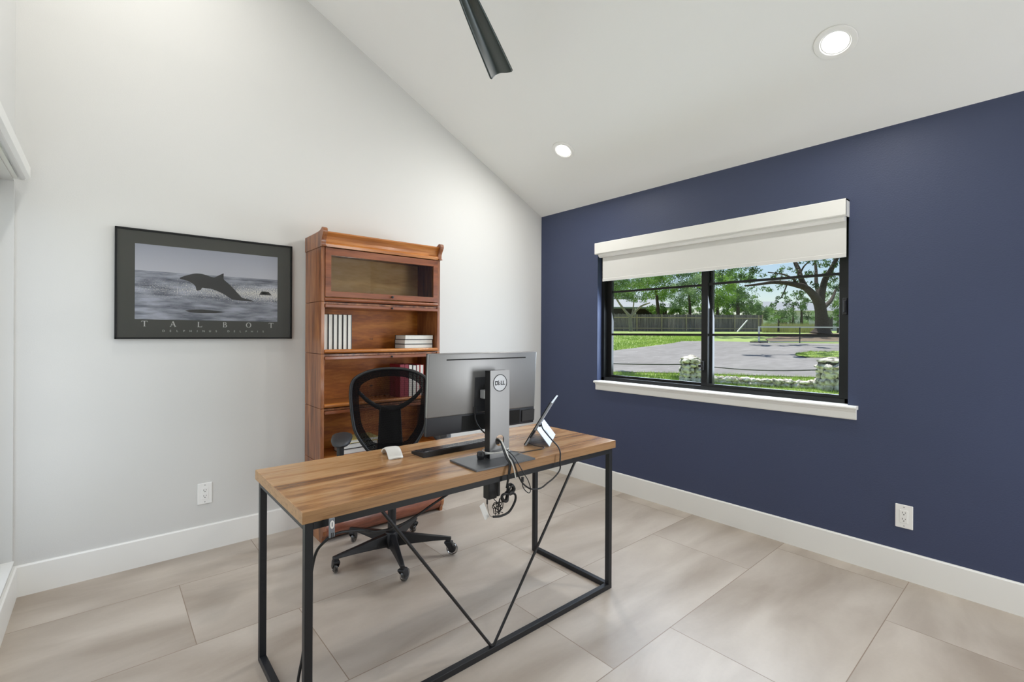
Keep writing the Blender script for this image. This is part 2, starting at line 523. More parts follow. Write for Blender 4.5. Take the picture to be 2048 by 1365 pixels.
# ------------------------------------------------------------------ mesh helpers
class MB:
    def __init__(s):
        s.v, s.f = [], []

    def add(s, vs, fs, M=None):
        o = len(s.v)
        for p in vs:
            p = Vector(p)
            s.v.append(tuple(M @ p) if M is not None else tuple(p))
        s.f += [tuple(i + o for i in f) for f in fs]
        return s

    def box(s, x0, x1, y0, y1, z0, z1, M=None, bev=0.0, seg=2):
        if bev <= 0:
            vs = [(x, y, z) for z in (z0, z1) for y in (y0, y1) for x in (x0, x1)]
            fs = [(0, 2, 3, 1), (4, 5, 7, 6), (0, 1, 5, 4), (2, 6, 7, 3), (0, 4, 6, 2), (1, 3, 7, 5)]
            return s.add(vs, fs, M)
        bm = bmesh.new()
        bmesh.ops.create_cube(bm, size=1)
        for v in bm.verts:
            v.co = Vector(((x0 + x1) / 2 + v.co.x * (x1 - x0), (y0 + y1) / 2 + v.co.y * (y1 - y0), (z0 + z1) / 2 + v.co.z * (z1 - z0)))
        bmesh.ops.bevel(bm, geom=bm.edges[:], offset=bev, segments=seg, profile=0.5, affect='EDGES')
        return s.bm(bm, M)

    def bm(s, bm, M=None):
        bm.verts.index_update()
        s.add([v.co for v in bm.verts], [[v.index for v in f.verts] for f in bm.faces], M)
        bm.free()
        return s

    def tube(s, pts, r, n=10, caps=True, closed=False, M=None, flat=None):
        pts = [Vector(p) for p in pts]
        L = len(pts)
        rs = r if isinstance(r, (list, tuple)) else [r] * L
        vs, fs = [], []
        prev = None
        for i, p in enumerate(pts):
            if closed:
                t = pts[(i + 1) % L] - pts[i - 1]
            else:
                t = pts[min(i + 1, L - 1)] - pts[max(i - 1, 0)]
            t = t.normalized() if t.length > 1e-9 else Vector((0, 0, 1))
            if prev is None:
                a = Vector((0, 0, 1)) if abs(t.z) < 0.9 else Vector((1, 0, 0))
                u = t.cross(a).normalized()
            else:
                u = (prev - t * prev.dot(t))
                u = u.normalized() if u.length > 1e-6 else t.orthogonal().normalized()
            prev = u
            v = t.cross(u)
            for k in range(n):
                a = 2 * PI * k / n
                vs.append(p + u * math.cos(a) * rs[i] + v * math.sin(a) * rs[i] * (flat or 1))
        for i in range(L if closed else L - 1):
            for k in range(n):
                a, b = i * n + k, i * n + (k + 1) % n
                c, d = ((i + 1) % L) * n + (k + 1) % n, ((i + 1) % L) * n + k
                fs.append((a, b, c, d))
        if caps and not closed:
            fs.append(tuple(range(n))[::-1])
            fs.append(tuple((L - 1) * n + k for k in range(n)))
        return s.add(vs, fs, M)

    def cyl(s, p0, p1, r0, r1=None, n=20, M=None):
        return s.tube([p0, p1], [r0, r0 if r1 is None else r1], n, M=M)

    def lathe(s, prof, n=28, M=None, cap=True):
        """prof: (r, z) pairs, revolved round local z"""
        vs, fs = [], []
        for r, z in prof:
            for k in range(n):
                a = 2 * PI * k / n
                vs.append((r * math.cos(a), r * math.sin(a), z))
        for i in range(len(prof) - 1):
            for k in range(n):
                fs.append((i * n + k, i * n + (k + 1) % n, (i + 1) * n + (k + 1) % n, (i + 1) * n + k))
        if cap:
            fs.append(tuple(range(n))[::-1])
            fs.append(tuple((len(prof) - 1) * n + k for k in range(n)))
        return s.add(vs, fs, M)

    def prism(s, poly, d0, d1, axis='y', M=None):
        """poly: list of 2D points; extruded from d0 to d1 along axis. axis y: (x,z); axis x: (y,z); axis z: (x,y)"""
        def P(a, b, d):
            return {'y': (a, d, b), 'x': (d, a, b), 'z': (a, b, d)}[axis]
        n = len(poly)
        vs = [P(a, b, d0) for a, b in poly] + [P(a, b, d1) for a, b in poly]
        fs = [tuple(range(n)), tuple(range(2 * n - 1, n - 1, -1))]
        for k in range(n):
            fs.append((k, k + n, (k + 1) % n + n, (k + 1) % n))
        return s.add(vs, fs, M)

    def grid(s, fn, nu, nv, M=None, closed_u=False):
        vs = [fn(i / (nu - (0 if closed_u else 1)), j / (nv - 1)) for j in range(nv) for i in range(nu)]
        fs = []
        for j in range(nv - 1):
            for i in range(nu if closed_u else nu - 1):
                a = j * nu + i
                b = j * nu + (i + 1) % nu
                fs.append((a, b, b + nu, a + nu))
        return s.add(vs, fs, M)

    def build(s, name, mat, parent=None, smooth=False, loc=None, solid=0, angle=40):
        me = bpy.data.meshes.new(name)
        me.from_pydata(s.v, [], s.f)
        me.validate()
        bm = bmesh.new()
        bm.from_mesh(me)
        if len(bm.faces) < 60000:
            bmesh.ops.recalc_face_normals(bm, faces=bm.faces[:])
        bm.to_mesh(me)
        bm.free()
        if mat:
            me.materials.append(MATS[mat])
        if smooth:
            me.polygons.foreach_set('use_smooth', [True] * len(me.polygons))
            try:
                me.set_sharp_from_angle(angle=math.radians(angle))
            except Exception:
                pass
        o = bpy.data.objects.new(name, me)
        COL.objects.link(o)
        if solid:
            md = o.modifiers.new('thickness', 'SOLIDIFY')
            md.thickness = solid
            md.offset = 0
        if parent:
            o.parent = parent
        if loc:
            o.location = loc
        return o


def tag(o, label=None, cat=None, group=None, kind=None):
    if label:
        o['label'] = label
    if cat:
        o['category'] = cat
    if group:
        o['group'] = group
    if kind:
        o['kind'] = kind
    return o


def empty(name, loc=(0, 0, 0), rz=0.0, label=None, cat=None, group=None, kind=None):
    o = bpy.data.objects.new(name, None)
    COL.objects.link(o)
    o.location = loc
    o.rotation_euler = (0, 0, rz)
    o.empty_display_size = 0.1
    return tag(o, label, cat, group, kind)


def struct(name, mb, mat, parent=None, label=None, smooth=False):
    o = mb.build(name, mat, parent, smooth)
    if parent is None:
        tag(o, label, None, None, 'structure')
    return o


def copy_tree(o, parent=None):
    c = o.copy()
    COL.objects.link(c)
    c.parent = parent
    for ch in [q for q in bpy.data.objects if q.parent == o]:
        copy_tree(ch, c)
    return c


def crv(pts, k=6):
    """Catmull-Rom through points"""
    pts = [Vector(p) for p in pts]
    P = [pts[0]] + pts + [pts[-1]]
    out = []
    for i in range(1, len(P) - 2):
        for j in range(k):
            t = j / k
            a, b, c, d = P[i - 1], P[i], P[i + 1], P[i + 2]
            out.append(0.5 * ((2 * b) + (-a + c) * t + (2 * a - 5 * b + 4 * c - d) * t * t + (-a + 3 * b - 3 * c + d) * t ** 3))
    out.append(pts[-1])
    return out


def text_mb(txt, size, M, depth=0.0004, spacing=1.0, align='CENTER', bold=0.0):
    cu = bpy.data.curves.new('t', 'FONT')
    cu.body = txt
    cu.size = size
    cu.extrude = depth
    cu.offset = bold
    cu.align_x = align
    cu.space_character = spacing
    o = bpy.data.objects.new('t', cu)
    COL.objects.link(o)
    bpy.context.view_layer.update()
    me = bpy.data.meshes.new_from_object(o)
    mb = MB().add([v.co.copy() for v in me.vertices], [tuple(p.vertices) for p in me.polygons], M)
    bpy.data.objects.remove(o)
    bpy.data.meshes.remove(me)
    bpy.data.curves.remove(cu)
    return mb


# ================================================================== ROOM SHELL
HC = 2.459      # ceiling height at the navy wall
SL = 0.497      # ceiling slope
XL, YR = -3.598, -4.6
T = 0.14
tag(MB().box(XL - T, T, YR - T, T, -0.12, 0.0).build('floor', 'floor_tile'), kind='structure')
# sloped ceiling slab; unseen eave past the navy wall added to block sun
cz = lambda x: HC - SL * x
tag(MB().prism([(0.8, cz(0.8)), (XL - T, cz(XL - T)), (XL - T, cz(XL - T) + 0.2), (0.8, cz(0.8) + 0.2)], YR - T, T, 'y').build('ceiling', 'ceiling_white'), kind='structure')
# back (gable) wall, white
tag(MB().prism([(XL - T, 0), (0, 0), (0, cz(0) + 0.03), (XL - T, cz(XL - T) + 0.03)], 0, T, 'y').build('wall_back', 'wall_white'), kind='structure')
# right wall, navy, with window opening
WY0, WY1, WZ0, WZ1 = -2.545, -0.705, 0.905, 2.03
wm = MB()
wm.box(0, T, YR, 0, 0, WZ0).box(0, T, YR, 0, WZ1, cz(0) + 0.03).box(0, T, YR, WY0, WZ0, WZ1).box(0, T, WY1, 0, WZ0, WZ1)
tag(wm.build('wall_right', 'navy'), kind='structure')
# left wall with tall window opening
LY0, LY1, LZ0, LZ1 = -2.1, -0.02, 0.18, 2.04
wm = MB()
wm.box(XL - T, XL, YR, 0, 0, LZ0).box(XL - T, XL, YR, 0, LZ1, 4.3).box(XL - T, XL, YR, LY0, LZ0, LZ1).box(XL - T, XL, LY1, 0, LZ0, LZ1)
tag(wm.build('wall_left', 'wall_white'), kind='structure')
# rear wall behind the camera with two added openings for the fill lamps
wm = MB()
RX0, RX1, RZ0, RZ1 = -3.3, -1.6, 2.68, 3.2
wm.box(XL, 0, YR - T, YR, 0, 0.3).box(XL, -1.0, YR - T, YR, 0.3, 1.72).box(-0.12, 0, YR - T, YR, 0.3, 1.72)
wm.prism([(XL, 1.72), (0, 1.72), (0, cz(0) + 0.02), (-0.48, RZ0), (XL, RZ0)], YR - T, YR, 'y')
wm.box(XL, RX0, YR - T, YR, RZ0, RZ1)
wm.prism([(RX1, RZ0), (-0.46, RZ0), (-1.5, RZ1), (RX1, RZ1)], YR - T, YR, 'y')
wm.prism([(XL, RZ1), (-1.53, RZ1), (XL, cz(XL) + 0.02)], YR - T, YR, 'y')
tag(wm.build('wall_front', 'wall_white'), kind='structure')
# baseboards
BH = 0.152
tag(MB().prism([(0, 0), (-0.015, 0), (-0.015, BH - 0.006), (-0.009, BH), (0, BH)], XL, 0, 'x').build('baseboard_back', 'trim_white'), kind='structure')
tag(MB().prism([(0, 0), (-0.015, 0), (-0.015, BH - 0.006), (-0.009, BH), (0, BH)], YR, -0.015, 'y').build('baseboard_right', 'trim_white'), kind='structure')
tag(MB().prism([(XL, 0), (XL + 0.015, 0), (XL + 0.015, BH - 0.006), (XL + 0.009, BH), (XL, BH)], YR, -0.015, 'y').build('baseboard_left', 'trim_white'), kind='structure')

# ---- window_1 : black sliding window in the navy wall
w1 = empty('window_1', (0.07, (WY0 + WY1) / 2, WZ0), kind='structure')
cy = (WY0 + WY1) / 2


def wbox(mb, x0, x1, y0, y1, z0, z1, bev=0.0):
    return mb.box(x0 - 0.07, x1 - 0.07, y0 - cy, y1 - cy, z0 - WZ0, z1 - WZ0, bev=bev)


fr = MB()
fx0, fx1 = 0.055, 0.135
wbox(fr, fx0, fx1, WY0, WY0 + 0.03, WZ0, WZ1)
wbox(fr, fx0, fx1, WY1 - 0.03, WY1, WZ0, WZ1)
wbox(fr, fx0, fx1, WY0, WY1, WZ0, WZ0 + 0.028)
wbox(fr, fx0, fx1, WY0, WY1, WZ1 - 0.03, WZ1)
fr.build('window_frame', 'black_frame', w1)


def sash(y0, y1, xa, name, sl, sr, bot):
    s = MB()
    z0, z1 = WZ0 + 0.025, WZ1 - 0.025
    wbox(s, xa, xa + 0.03, y0, y0 + sr, z0, z1, 0.002)
    wbox(s, xa, xa + 0.03, y1 - sl, y1, z0, z1, 0.002)
    wbox(s, xa + 0.001, xa + 0.029, y0, y1, z0, z0 + bot)
    wbox(s, xa + 0.001, xa + 0.029, y0, y1, z1 - 0.04, z1)
    o = s.build(name, 'black_frame', w1)
    g = MB()
    for z in (1.307, 1.677):
        wbox(g, xa + 0.009, xa + 0.021, y0 + sr, y1 - sl, z - 0.0085, z + 0.0085)
    g.build('muntin', 'black_frame', o)
    p = MB()
    wbox(p, xa + 0.013, xa + 0.017, y0 + sr * 0.5, y1 - sl * 0.5, z0 + 0.01, z1 - 0.01)
    p.build('pane', 'glass', o)
    return o


s1 = sash(-1.69, WY1 - 0.028, 0.098, 'fixed_sash', 0.05, 0.045, 0.022)
s2 = sash(WY0 + 0.012, -1.622, 0.062, 'sliding_sash', 0.05, 0.05, 0.022)
h = MB()
wbox(h, 0.046, 0.062, -2.527, -2.505, 1.43, 1.53, 0.003)
wbox(h, 0.04, 0.05, -2.523, -2.509, 1.445, 1.515, 0.003)
h.build('pull_handle', 'black_plastic', s2)
h = MB()
wbox(h, 0.044, 0.064, -1.65, -1.626, 1.05, 1.115, 0.003)
wbox(h, 0.036, 0.05, -1.642, -1.612, 1.07, 1.09, 0.003)
h.build('latch', 'black_plastic', s2)
# sill (stool + apron)
t1 = MB()
t1.prism([(0.055, 0.905), (0.055, 0.885), (-0.03, 0.885), (-0.042, 0.889), (-0.045, 0.896), (-0.042, 0.903), (-0.03, 0.906)], -2.595, -0.697, 'y')
t1.prism([(0.0, 0.886), (-0.026, 0.886), (-0.026, 0.876), (-0.02, 0.868), (-0.02, 0.832), (-0.016, 0.826), (0.0, 0.826)], -2.588, -0.703, 'y')
tag(t1.build('trim_1', 'trim_white'), kind='structure', label='white wooden stool and apron under the black window')

# ---- window_2 : left window, only its corner shows
w2 = empty('window_2', (XL, -1.06, LZ0), kind='structure')
f = MB()
X = -0.12
f.box(X, X + 0.05, LY0 + 1.06, LY1 + 1.06, 0, 0.05).box(X, X + 0.05, LY0 + 1.06, LY1 + 1.06, LZ1 - LZ0 - 0.05, LZ1 - LZ0)
f.box(X, X + 0.05, LY0 + 1.06, LY0 + 1.11, 0, 1.86).box(X, X + 0.05, LY1 + 1.01, LY1 + 1.06, 0, 1.86).box(X, X + 0.05, -0.03, 0.03, 0, 1.86)
fo = f.build('window_frame', 'trim_white', w2)
MB().box(X + 0.02, X + 0.024, LY0 + 1.1, LY1 + 1.02, 0.04, 1.82).build('pane', 'glass', fo)
tag(MB().box(XL - 0.1, XL + 0.006, LY0, LY1, LZ0 - 0.0, LZ0 + 0.004).build('trim_2', 'trim_white'), kind='structure', label='bright white sill board of the tall left window')
# ---- window_3_added : unseen clerestory, added to carry the high fill lamp
w3 = empty('window_3_added', (-2.45, YR, RZ0), kind='structure')
f = MB()
for x in (-0.825, 0.0, 0.825):
    f.box(x - 0.025, x + 0.025, -0.1, -0.05, 0, RZ1 - RZ0)
f.box(-0.85, 0.85, -0.1, -0.05, 0, 0.05).box(-0.85, 0.85, -0.1, -0.05, RZ1 - RZ0 - 0.05, RZ1 - RZ0)
fo = f.build('window_frame', 'black_frame', w3)
MB().box(-0.84, 0.84, -0.08, -0.076, 0.02, RZ1 - RZ0 - 0.02).build('pane', 'glass', fo)

w4 = empty('window_4_added', (-0.56, YR, 0.3), kind='structure')  # unseen rear window, added to carry the low fill lamp
f = MB()
f.box(-0.44, 0.44, -0.1, -0.05, 0, 0.05).box(-0.44, 0.44, -0.1, -0.05, 1.37, 1.42)
for x in (-0.415, 0.0, 0.415):
    f.box(x - 0.025, x + 0.025, -0.1, -0.05, 0.05, 1.37)
fo = f.build('window_frame', 'black_frame', w4)
MB().box(-0.43, 0.43, -0.08, -0.076, 0.02, 1.4).build('pane', 'glass', fo)

# ================================================================== BLINDS
# right window roller shade
rs = empty('roller_shade', (0, -1.64, 2.09), label='white roller shade half lowered over the black sliding window', cat='blind')
VA0, VA1 = -2.548 + 1.64, -0.728 + 1.64
v = MB()
v.prism([(0, 0), (-0.066, 0), (-0.072, -0.006), (-0.072, -0.092), (-0.066, -0.099), (-0.06, -0.093), (-0.06, -0.008), (0, -0.008)], VA0, VA1, 'y')
v.box(-0.07, 0, VA0, VA0 + 0.006, -0.097, 0).box(-0.07, 0, VA1 - 0.006, VA1, -0.097, 0)
v.build('valance', 'valance_white', rs)
v = MB()
v.prism([(-0.058, -0.085), (-0.058, -0.112), (-0.045, -0.124), (-0.02, -0.124), (-0.008, -0.105), (-0.008, -0.085)], VA0 + 0.012, VA1 - 0.03, 'y')
v.build('cassette', 'plastic_white', rs)
fab = MB().box(-0.026, -0.0245, VA0 + 0.008, VA1 - 0.052, -0.322, -0.1).build('shade_fabric', 'shade_fabric', rs)
MB().box(-0.030, -0.0215, VA0 + 0.008, VA1 - 0.052, -0.33, -0.305, bev=0.003).build('hem_bar', 'shade_fabric', fab)
# left window roller shade
ls = empty('roller_shade', (XL, -1.2, 2.12), label='white roller shade cassette above the tall window on the left wall', cat='blind')
v = MB()
v.prism([(0.0, 0), (0.05, 0), (0.058, -0.01), (0.058, -0.062), (0.04, -0.075), (0.0, -0.075)], -1.0, 1.15, 'y')
v.build('cassette', 'valance_white', ls)
MB().cyl((0.03, -0.95, -0.07), (0.03, 1.12, -0.07), 0.014, n=16).build('hem_bar', 'chrome', ls, smooth=True)

# ================================================================== OUTLETS
def outlet():
    r = empty('wall_outlet')
    MB().box(-0.0375, 0.0375, -0.007, 0, -0.0625, 0.0625, bev=0.003).build('cover_plate', 'plastic_white', r)
    sk = MB().box(-0.017, 0.017, -0.0095, -0.005, -0.034, 0.034, bev=0.001).build('socket', 'plastic_white', r)
    s = MB()
    for z in (0.017, -0.017):
        s.box(-0.0075, -0.0055, -0.0100, -0.0094, z + 0.000, z + 0.009)
        s.box(0.0055, 0.0075, -0.0100, -0.0094, z + 0.001, z + 0.008)
        s.lathe([(0.0026, -0.0003), (0.0026, 0.0003)], 12, Matrix.Translation((0, -0.0097, z - 0.006)) @ Matrix.Rotation(PI / 2, 4, 'X'))
    s.build('slot', 'slot_black', sk)
    for z in (0.05, -0.05):
        MB().lathe([(0.003, -0.0006), (0.0024, 0.0008)], 12, Matrix.Translation((0, -0.0072, z)) @ Matrix.Rotation(PI / 2, 4, 'X')).build('screw', 'silver', r)
    return r


o1 = outlet()
o1.location = (-2.802, 0, 0.341)
tag(o1, 'white wall outlet low on the white wall below the framed picture', 'outlet', 'wall outlets')
o2 = copy_tree(o1)
o2.location = (0, -2.802, 0.337)
o2.rotation_euler = (0, 0, -PI / 2)
tag(o2, 'white wall outlet low on the navy wall right of the window', 'outlet', 'wall outlets')


# ================================================================== RECESSED LIGHTS
def downlight():
    r = empty('recessed_light')
    tr = MB()
    tr.lathe([(0.092, 0.0), (0.090, -0.004), (0.080, -0.006), (0.066, -0.004), (0.060, 0.004), (0.058, 0.012), (0.092, 0.012)], 48, cap=False)
    tr.build('trim_ring', 'plastic_white', r, smooth=True)
    MB().lathe([(0.0595, 0.004), (0.058, 0.001), (0.046, -0.001), (0.001, -0.0015)], 48).build('lens', 'lens', r, smooth=True)
    return r


n_c = Vector((SL, 0, 1)).normalized()
tilt = Matrix.Rotation(math.atan(SL), 4, 'Y')
LP = [(-0.562, -2.625, 'white recessed ceiling light near the top right, the larger one in view'),
      (-0.56, -0.815, 'white recessed ceiling light near the corner above the navy wall, the smaller one in view'),
      (-2.95, -2.62, 'white recessed ceiling light on the high side of the slope, out of view'),
      (-2.95, -0.815, 'white recessed ceiling light on the high side above the picture, out of view')]
d0 = downlight()
for i, (x, y, lb) in enumerate(LP):
    d = d0 if i == 0 else copy_tree(d0)
    d.location = (x, y, cz(x) - 0.001)
    d.rotation_euler = (0, math.atan(SL), 0)
    tag(d, lb, 'ceiling light', 'recessed ceiling lights')
    dn = -n_c
    lp = lamp('recessed_lamp_light', 'AREA', Vector((x, y, cz(x))) + dn * 0.012, dn, (11.5, 2.6, 3.0, 2.2)[i], (1.0, 0.98, 0.95), shape='DISK', size=0.1)
    lp.parent = d
    lp.matrix_parent_inverse = Matrix.Identity(4)
    lp.location = (0, 0, -0.012)
    lp.rotation_euler = (0, 0, 0)

# ================================================================== CEILING FAN
FAN = Vector((-2.170, -1.722, 2.80))
cf = empty('ceiling_fan', FAN, label='dark three-blade ceiling fan whose blade tip hangs into the top of the photo', cat='ceiling fan')
ztop = cz(FAN.x) - FAN.z
MB().cyl((0, 0, 0.1), (0, 0, ztop - 0.03), 0.0125, n=16).build('downrod', 'fan_black_reflected_green', cf, smooth=True)
MB().lathe([(0.02, ztop - 0.13), (0.06, ztop - 0.1), (0.07, ztop - 0.03), (0.06, ztop + 0.02)], 28).build('canopy', 'fan_black_reflected_green', cf, smooth=True)
MB().lathe([(0.03, -0.03), (0.08, -0.025), (0.1, 0.0), (0.1, 0.06), (0.07, 0.1), (0.02, 0.12)], 32).build('motor_housing', 'fan_black_reflected_green', cf, smooth=True)


def blade(u, v):
    # u along width 0..1, v along length 0..1
    r = 0.08 + v * 0.72
    e_ = max(0.0, (v - 0.985) / 0.015)
    wdt = 0.134 * (0.46 + 0.54 * v ** 0.75) * (1.0 - 0.10 * e_ * e_)
    s = (u - 0.5)
    y = s * wdt
    z = 0.014 * (math.cos(s * PI * 1.05)) - y * 0.26 + 0.006 * math.sin(s * 2 * PI)
    x = r
    return (x, y, z)


bl = MB().grid(blade, 17, 140).build('blade', 'fan_black_reflected_green', cf, smooth=True, solid=0.005)
bl.rotation_euler = (0, 0, math.radians(37))
for k in (1, 2):
    b2 = bl.copy()
    COL.objects.link(b2)
    b2.rotation_euler = (0, 0, math.radians(37 + 120 * k))

# ================================================================== PICTURE
PX0, PX1, PZ0, PZ1 = -3.222, -2.32, 1.268, 1.879
pic = empty('framed_poster', ((PX0 + PX1) / 2, 0, PZ0), label='black framed poster of a leaping dolphin silhouette hanging on the white wall', cat='picture')
hw, hh = (PX1 - PX0) / 2, PZ1 - PZ0
f = MB()
fw = 0.010
f.box(-hw, hw, -0.026, 0, 0, fw, bev=0.0015).box(-hw, hw, -0.026, 0, hh - fw, hh, bev=0.0015)
f.box(-hw, -hw + fw, -0.026, 0, 0, hh, bev=0.0015).box(hw - fw, hw, -0.026, 0, 0, hh, bev=0.0015)
f.build('frame', 'black_frame', pic)
mat_ = MB().box(-hw + 0.006, hw - 0.006, -0.014, -0.004, 0.006, hh - 0.006).build('mat_board', 'mat_black', pic)
pc = Vector((-0.001, -0.0145, (1.798 + 1.378) / 2 - PZ0))
pr = MB().box(-0.364, 0.364, -0.0006, 0, -0.21, 0.21).build('print', 'sea_print', pic, loc=pc)
# own silhouette of a leaping dolphin
dol = crv([(-0.155, 0.035), (-0.135, 0.046), (-0.11, 0.056), (-0.08, 0.066), (-0.045, 0.066), (-0.01, 0.056), (0.015, 0.05),
           (0.035, 0.062), (0.058, 0.076), (0.066, 0.077), (0.06, 0.062), (0.064, 0.044), (0.10, 0.01), (0.135, -0.03), (0.165, -0.064),
           (0.20, -0.072), (0.235, -0.085), (0.19, -0.083), (0.145, -0.082), (0.11, -0.076), (0.07, -0.05), (0.03, -0.03), (0.0, -0.02), (-0.025, -0.018),
           (-0.045, -0.016), (-0.052, -0.028), (-0.072, -0.034), (-0.078, -0.012), (-0.095, 0.008), (-0.125, 0.022), (-0.155, 0.028)], 3)
bm = bmesh.new()
vs = [bm.verts.new((p[0] * 1.0 - 0.005, -0.0009, p[1])) for p in [(q.x, q.y) for q in [Vector((a.x, a.y)) for a in [Vector((p.x, p.y, 0)) for p in dol]]]]
fc = bm.faces.new(vs)
bmesh.ops.triangulate(bm, faces=[fc])
MB().bm(bm).build('dolphin_silhouette', 'silhouette', pr)
sp = MB()
random.seed(4)
for k in range(26):
    a = random.uniform(0.15, PI - 0.15)
    L = random.uniform(0.012, 0.03)
    bx, bz = 0.288 + random.uniform(-0.012, 0.012), -0.035
    sp.add([(bx - 0.003, -0.0009, bz), (bx + 0.003, -0.0009, bz), (bx + math.cos(a) * L, -0.0009, bz + math.sin(a) * L)], [(0, 1, 2)])
sp.add([(0.255, -0.0009, -0.04), (0.33, -0.0009, -0.04), (0.31, -0.0009, -0.018), (0.27, -0.0009, -0.018)], [(0, 1, 2, 3)])
sp.build('splash', 'silhouette', pr)
sp = MB()
sh = [(-0.135, -0.155), (-0.1, -0.148), (-0.05, -0.145), (0.02, -0.15), (0.07, -0.157), (0.02, -0.166), (-0.06, -0.168), (-0.11, -0.164)]
sp.add([(a, -0.0009, b) for a, b in sh], [tuple(range(len(sh)))])
sp.build('water_shadow', 'silhouette', pr)


# serif capitals drawn as strokes
def strokes(ch, mb, cx, cz_, s, y=-0.0160):
    def bar(x0, z0, x1, z1, t):
        d = Vector((x1 - x0, z1 - z0))
        n = Vector((-d.y, d.x)).normalized() * t / 2
        P = [(x0 + n.x, z0 + n.y), (x1 + n.x, z1 + n.y), (x1 - n.x, z1 - n.y), (x0 - n.x, z0 - n.y)]
        mb.add([(cx + a * s, y, cz_ + b * s) for a, b in P], [(0, 1, 2, 3)])

    def arc(ox, oz, rx, rz, a0, a1, tmax, tmin):
        n = 16
        for i in range(n):
            A, B = a0 + (a1 - a0) * i / n, a0 + (a1 - a0) * (i + 1) / n
            t = tmin + (tmax - tmin) * abs(math.cos((A + B) / 2))
            bar(ox + rx * math.cos(A), oz + rz * math.sin(A), ox + rx * math.cos(B), oz + rz * math.sin(B), t)
    thick, thin = 0.17, 0.075
    if ch == 'T':
        bar(0, 0, 0, 1, thick), bar(-0.42, 0.97, 0.42, 0.97, thin), bar(-0.18, 0.02, 0.18, 0.02, 0.04)
        bar(-0.42, 0.97, -0.44, 0.8, 0.05), bar(0.42, 0.97, 0.44, 0.8, 0.05)
    if ch == 'A':
        bar(-0.36, 0, 0, 1, thin), bar(0, 1, 0.36, 0, thick), bar(-0.22, 0.36, 0.24, 0.36, thin)
        bar(-0.5, 0.02, -0.22, 0.02, 0.04), bar(0.2, 0.02, 0.52, 0.02, 0.04)
    if ch == 'L':
        bar(-0.2, 0, -0.2, 1, thick), bar(-0.36, 0.98, -0.04, 0.98, 0.04), bar(-0.36, 0.03, 0.36, 0.03, thin), bar(0.36, 0.03, 0.38, 0.24, 0.05)
    if ch == 'B':
        bar(-0.2, 0, -0.2, 1, thick), bar(-0.34, 0.98, 0.02, 0.98, 0.045), bar(-0.34, 0.02, 0.05, 0.02, 0.045), bar(-0.2, 0.53, 0.05, 0.53, 0.045)
        arc(0.0, 0.755, 0.2, 0.225, -PI / 2, PI / 2, thick * 0.9, 0.045), arc(0.02, 0.275, 0.26, 0.255, -PI / 2, PI / 2, thick, 0.045)
    if ch == 'O':
        arc(0, 0.5, 0.4, 0.48, 0, 2 * PI, thick, 0.05)


tm = MB()
for k, c in enumerate('TALBOT'):
    strokes(c, tm, -0.322 + k * 0.1295, 0.070, 0.031)
tm.build('title_lettering', 'letter_white', mat_)
M = Matrix.Translation((-0.236, -0.0152, 0.040)) @ Matrix.Rotation(PI / 2, 4, 'X')
sm = MB()
for k, c in enumerate('DELPHINUS DELPHIS'):
    if c != ' ':
        t_ = text_mb(c, 0.0165, Matrix.Translation((-0.236 + k * 0.0322, -0.0158, 0.040)) @ Matrix.Rotation(PI / 2, 4, 'X'), 0.0001)
        sm.add(t_.v, t_.f)
sm.build('subtitle_lettering', 'letter_white', mat_)
MB().box(-hw + 0.008, hw - 0.008, -0.0215, -0.0205, 0.008, hh - 0.008).build('glazing', 'picture_glass', pic)

# ================================================================== BOOKCASE
BX0, BX1, BF, BBK = -2.234, -1.366, -0.325, -0.018
bcx = (BX0 + BX1) / 2
bc = empty('sectional_bookcase', (bcx, -0.17, 0), label='tall honey brown wooden sectional bookcase standing against the white wall', cat='bookcase')
hw = (BX1 - BX0) / 2
yf, yb = BF + 0.17, BBK + 0.17
SEC = [(1.507, 1.850), (1.175, 1.505), (0.829, 1.173), (0.487, 0.827), (0.155, 0.485)]


def bead(x0, x1, y, z, r, mb):
    P = [(y + 0.02, z - r), (y, z - r), (y - r * 0.6, z - r * 0.8), (y - r, z - r * 0.2), (y - r, z + r * 0.2), (y - r * 0.6, z + r * 0.8), (y, z + r), (y + 0.02, z + r)]
    mb.prism(P, x0, x1, 'x')


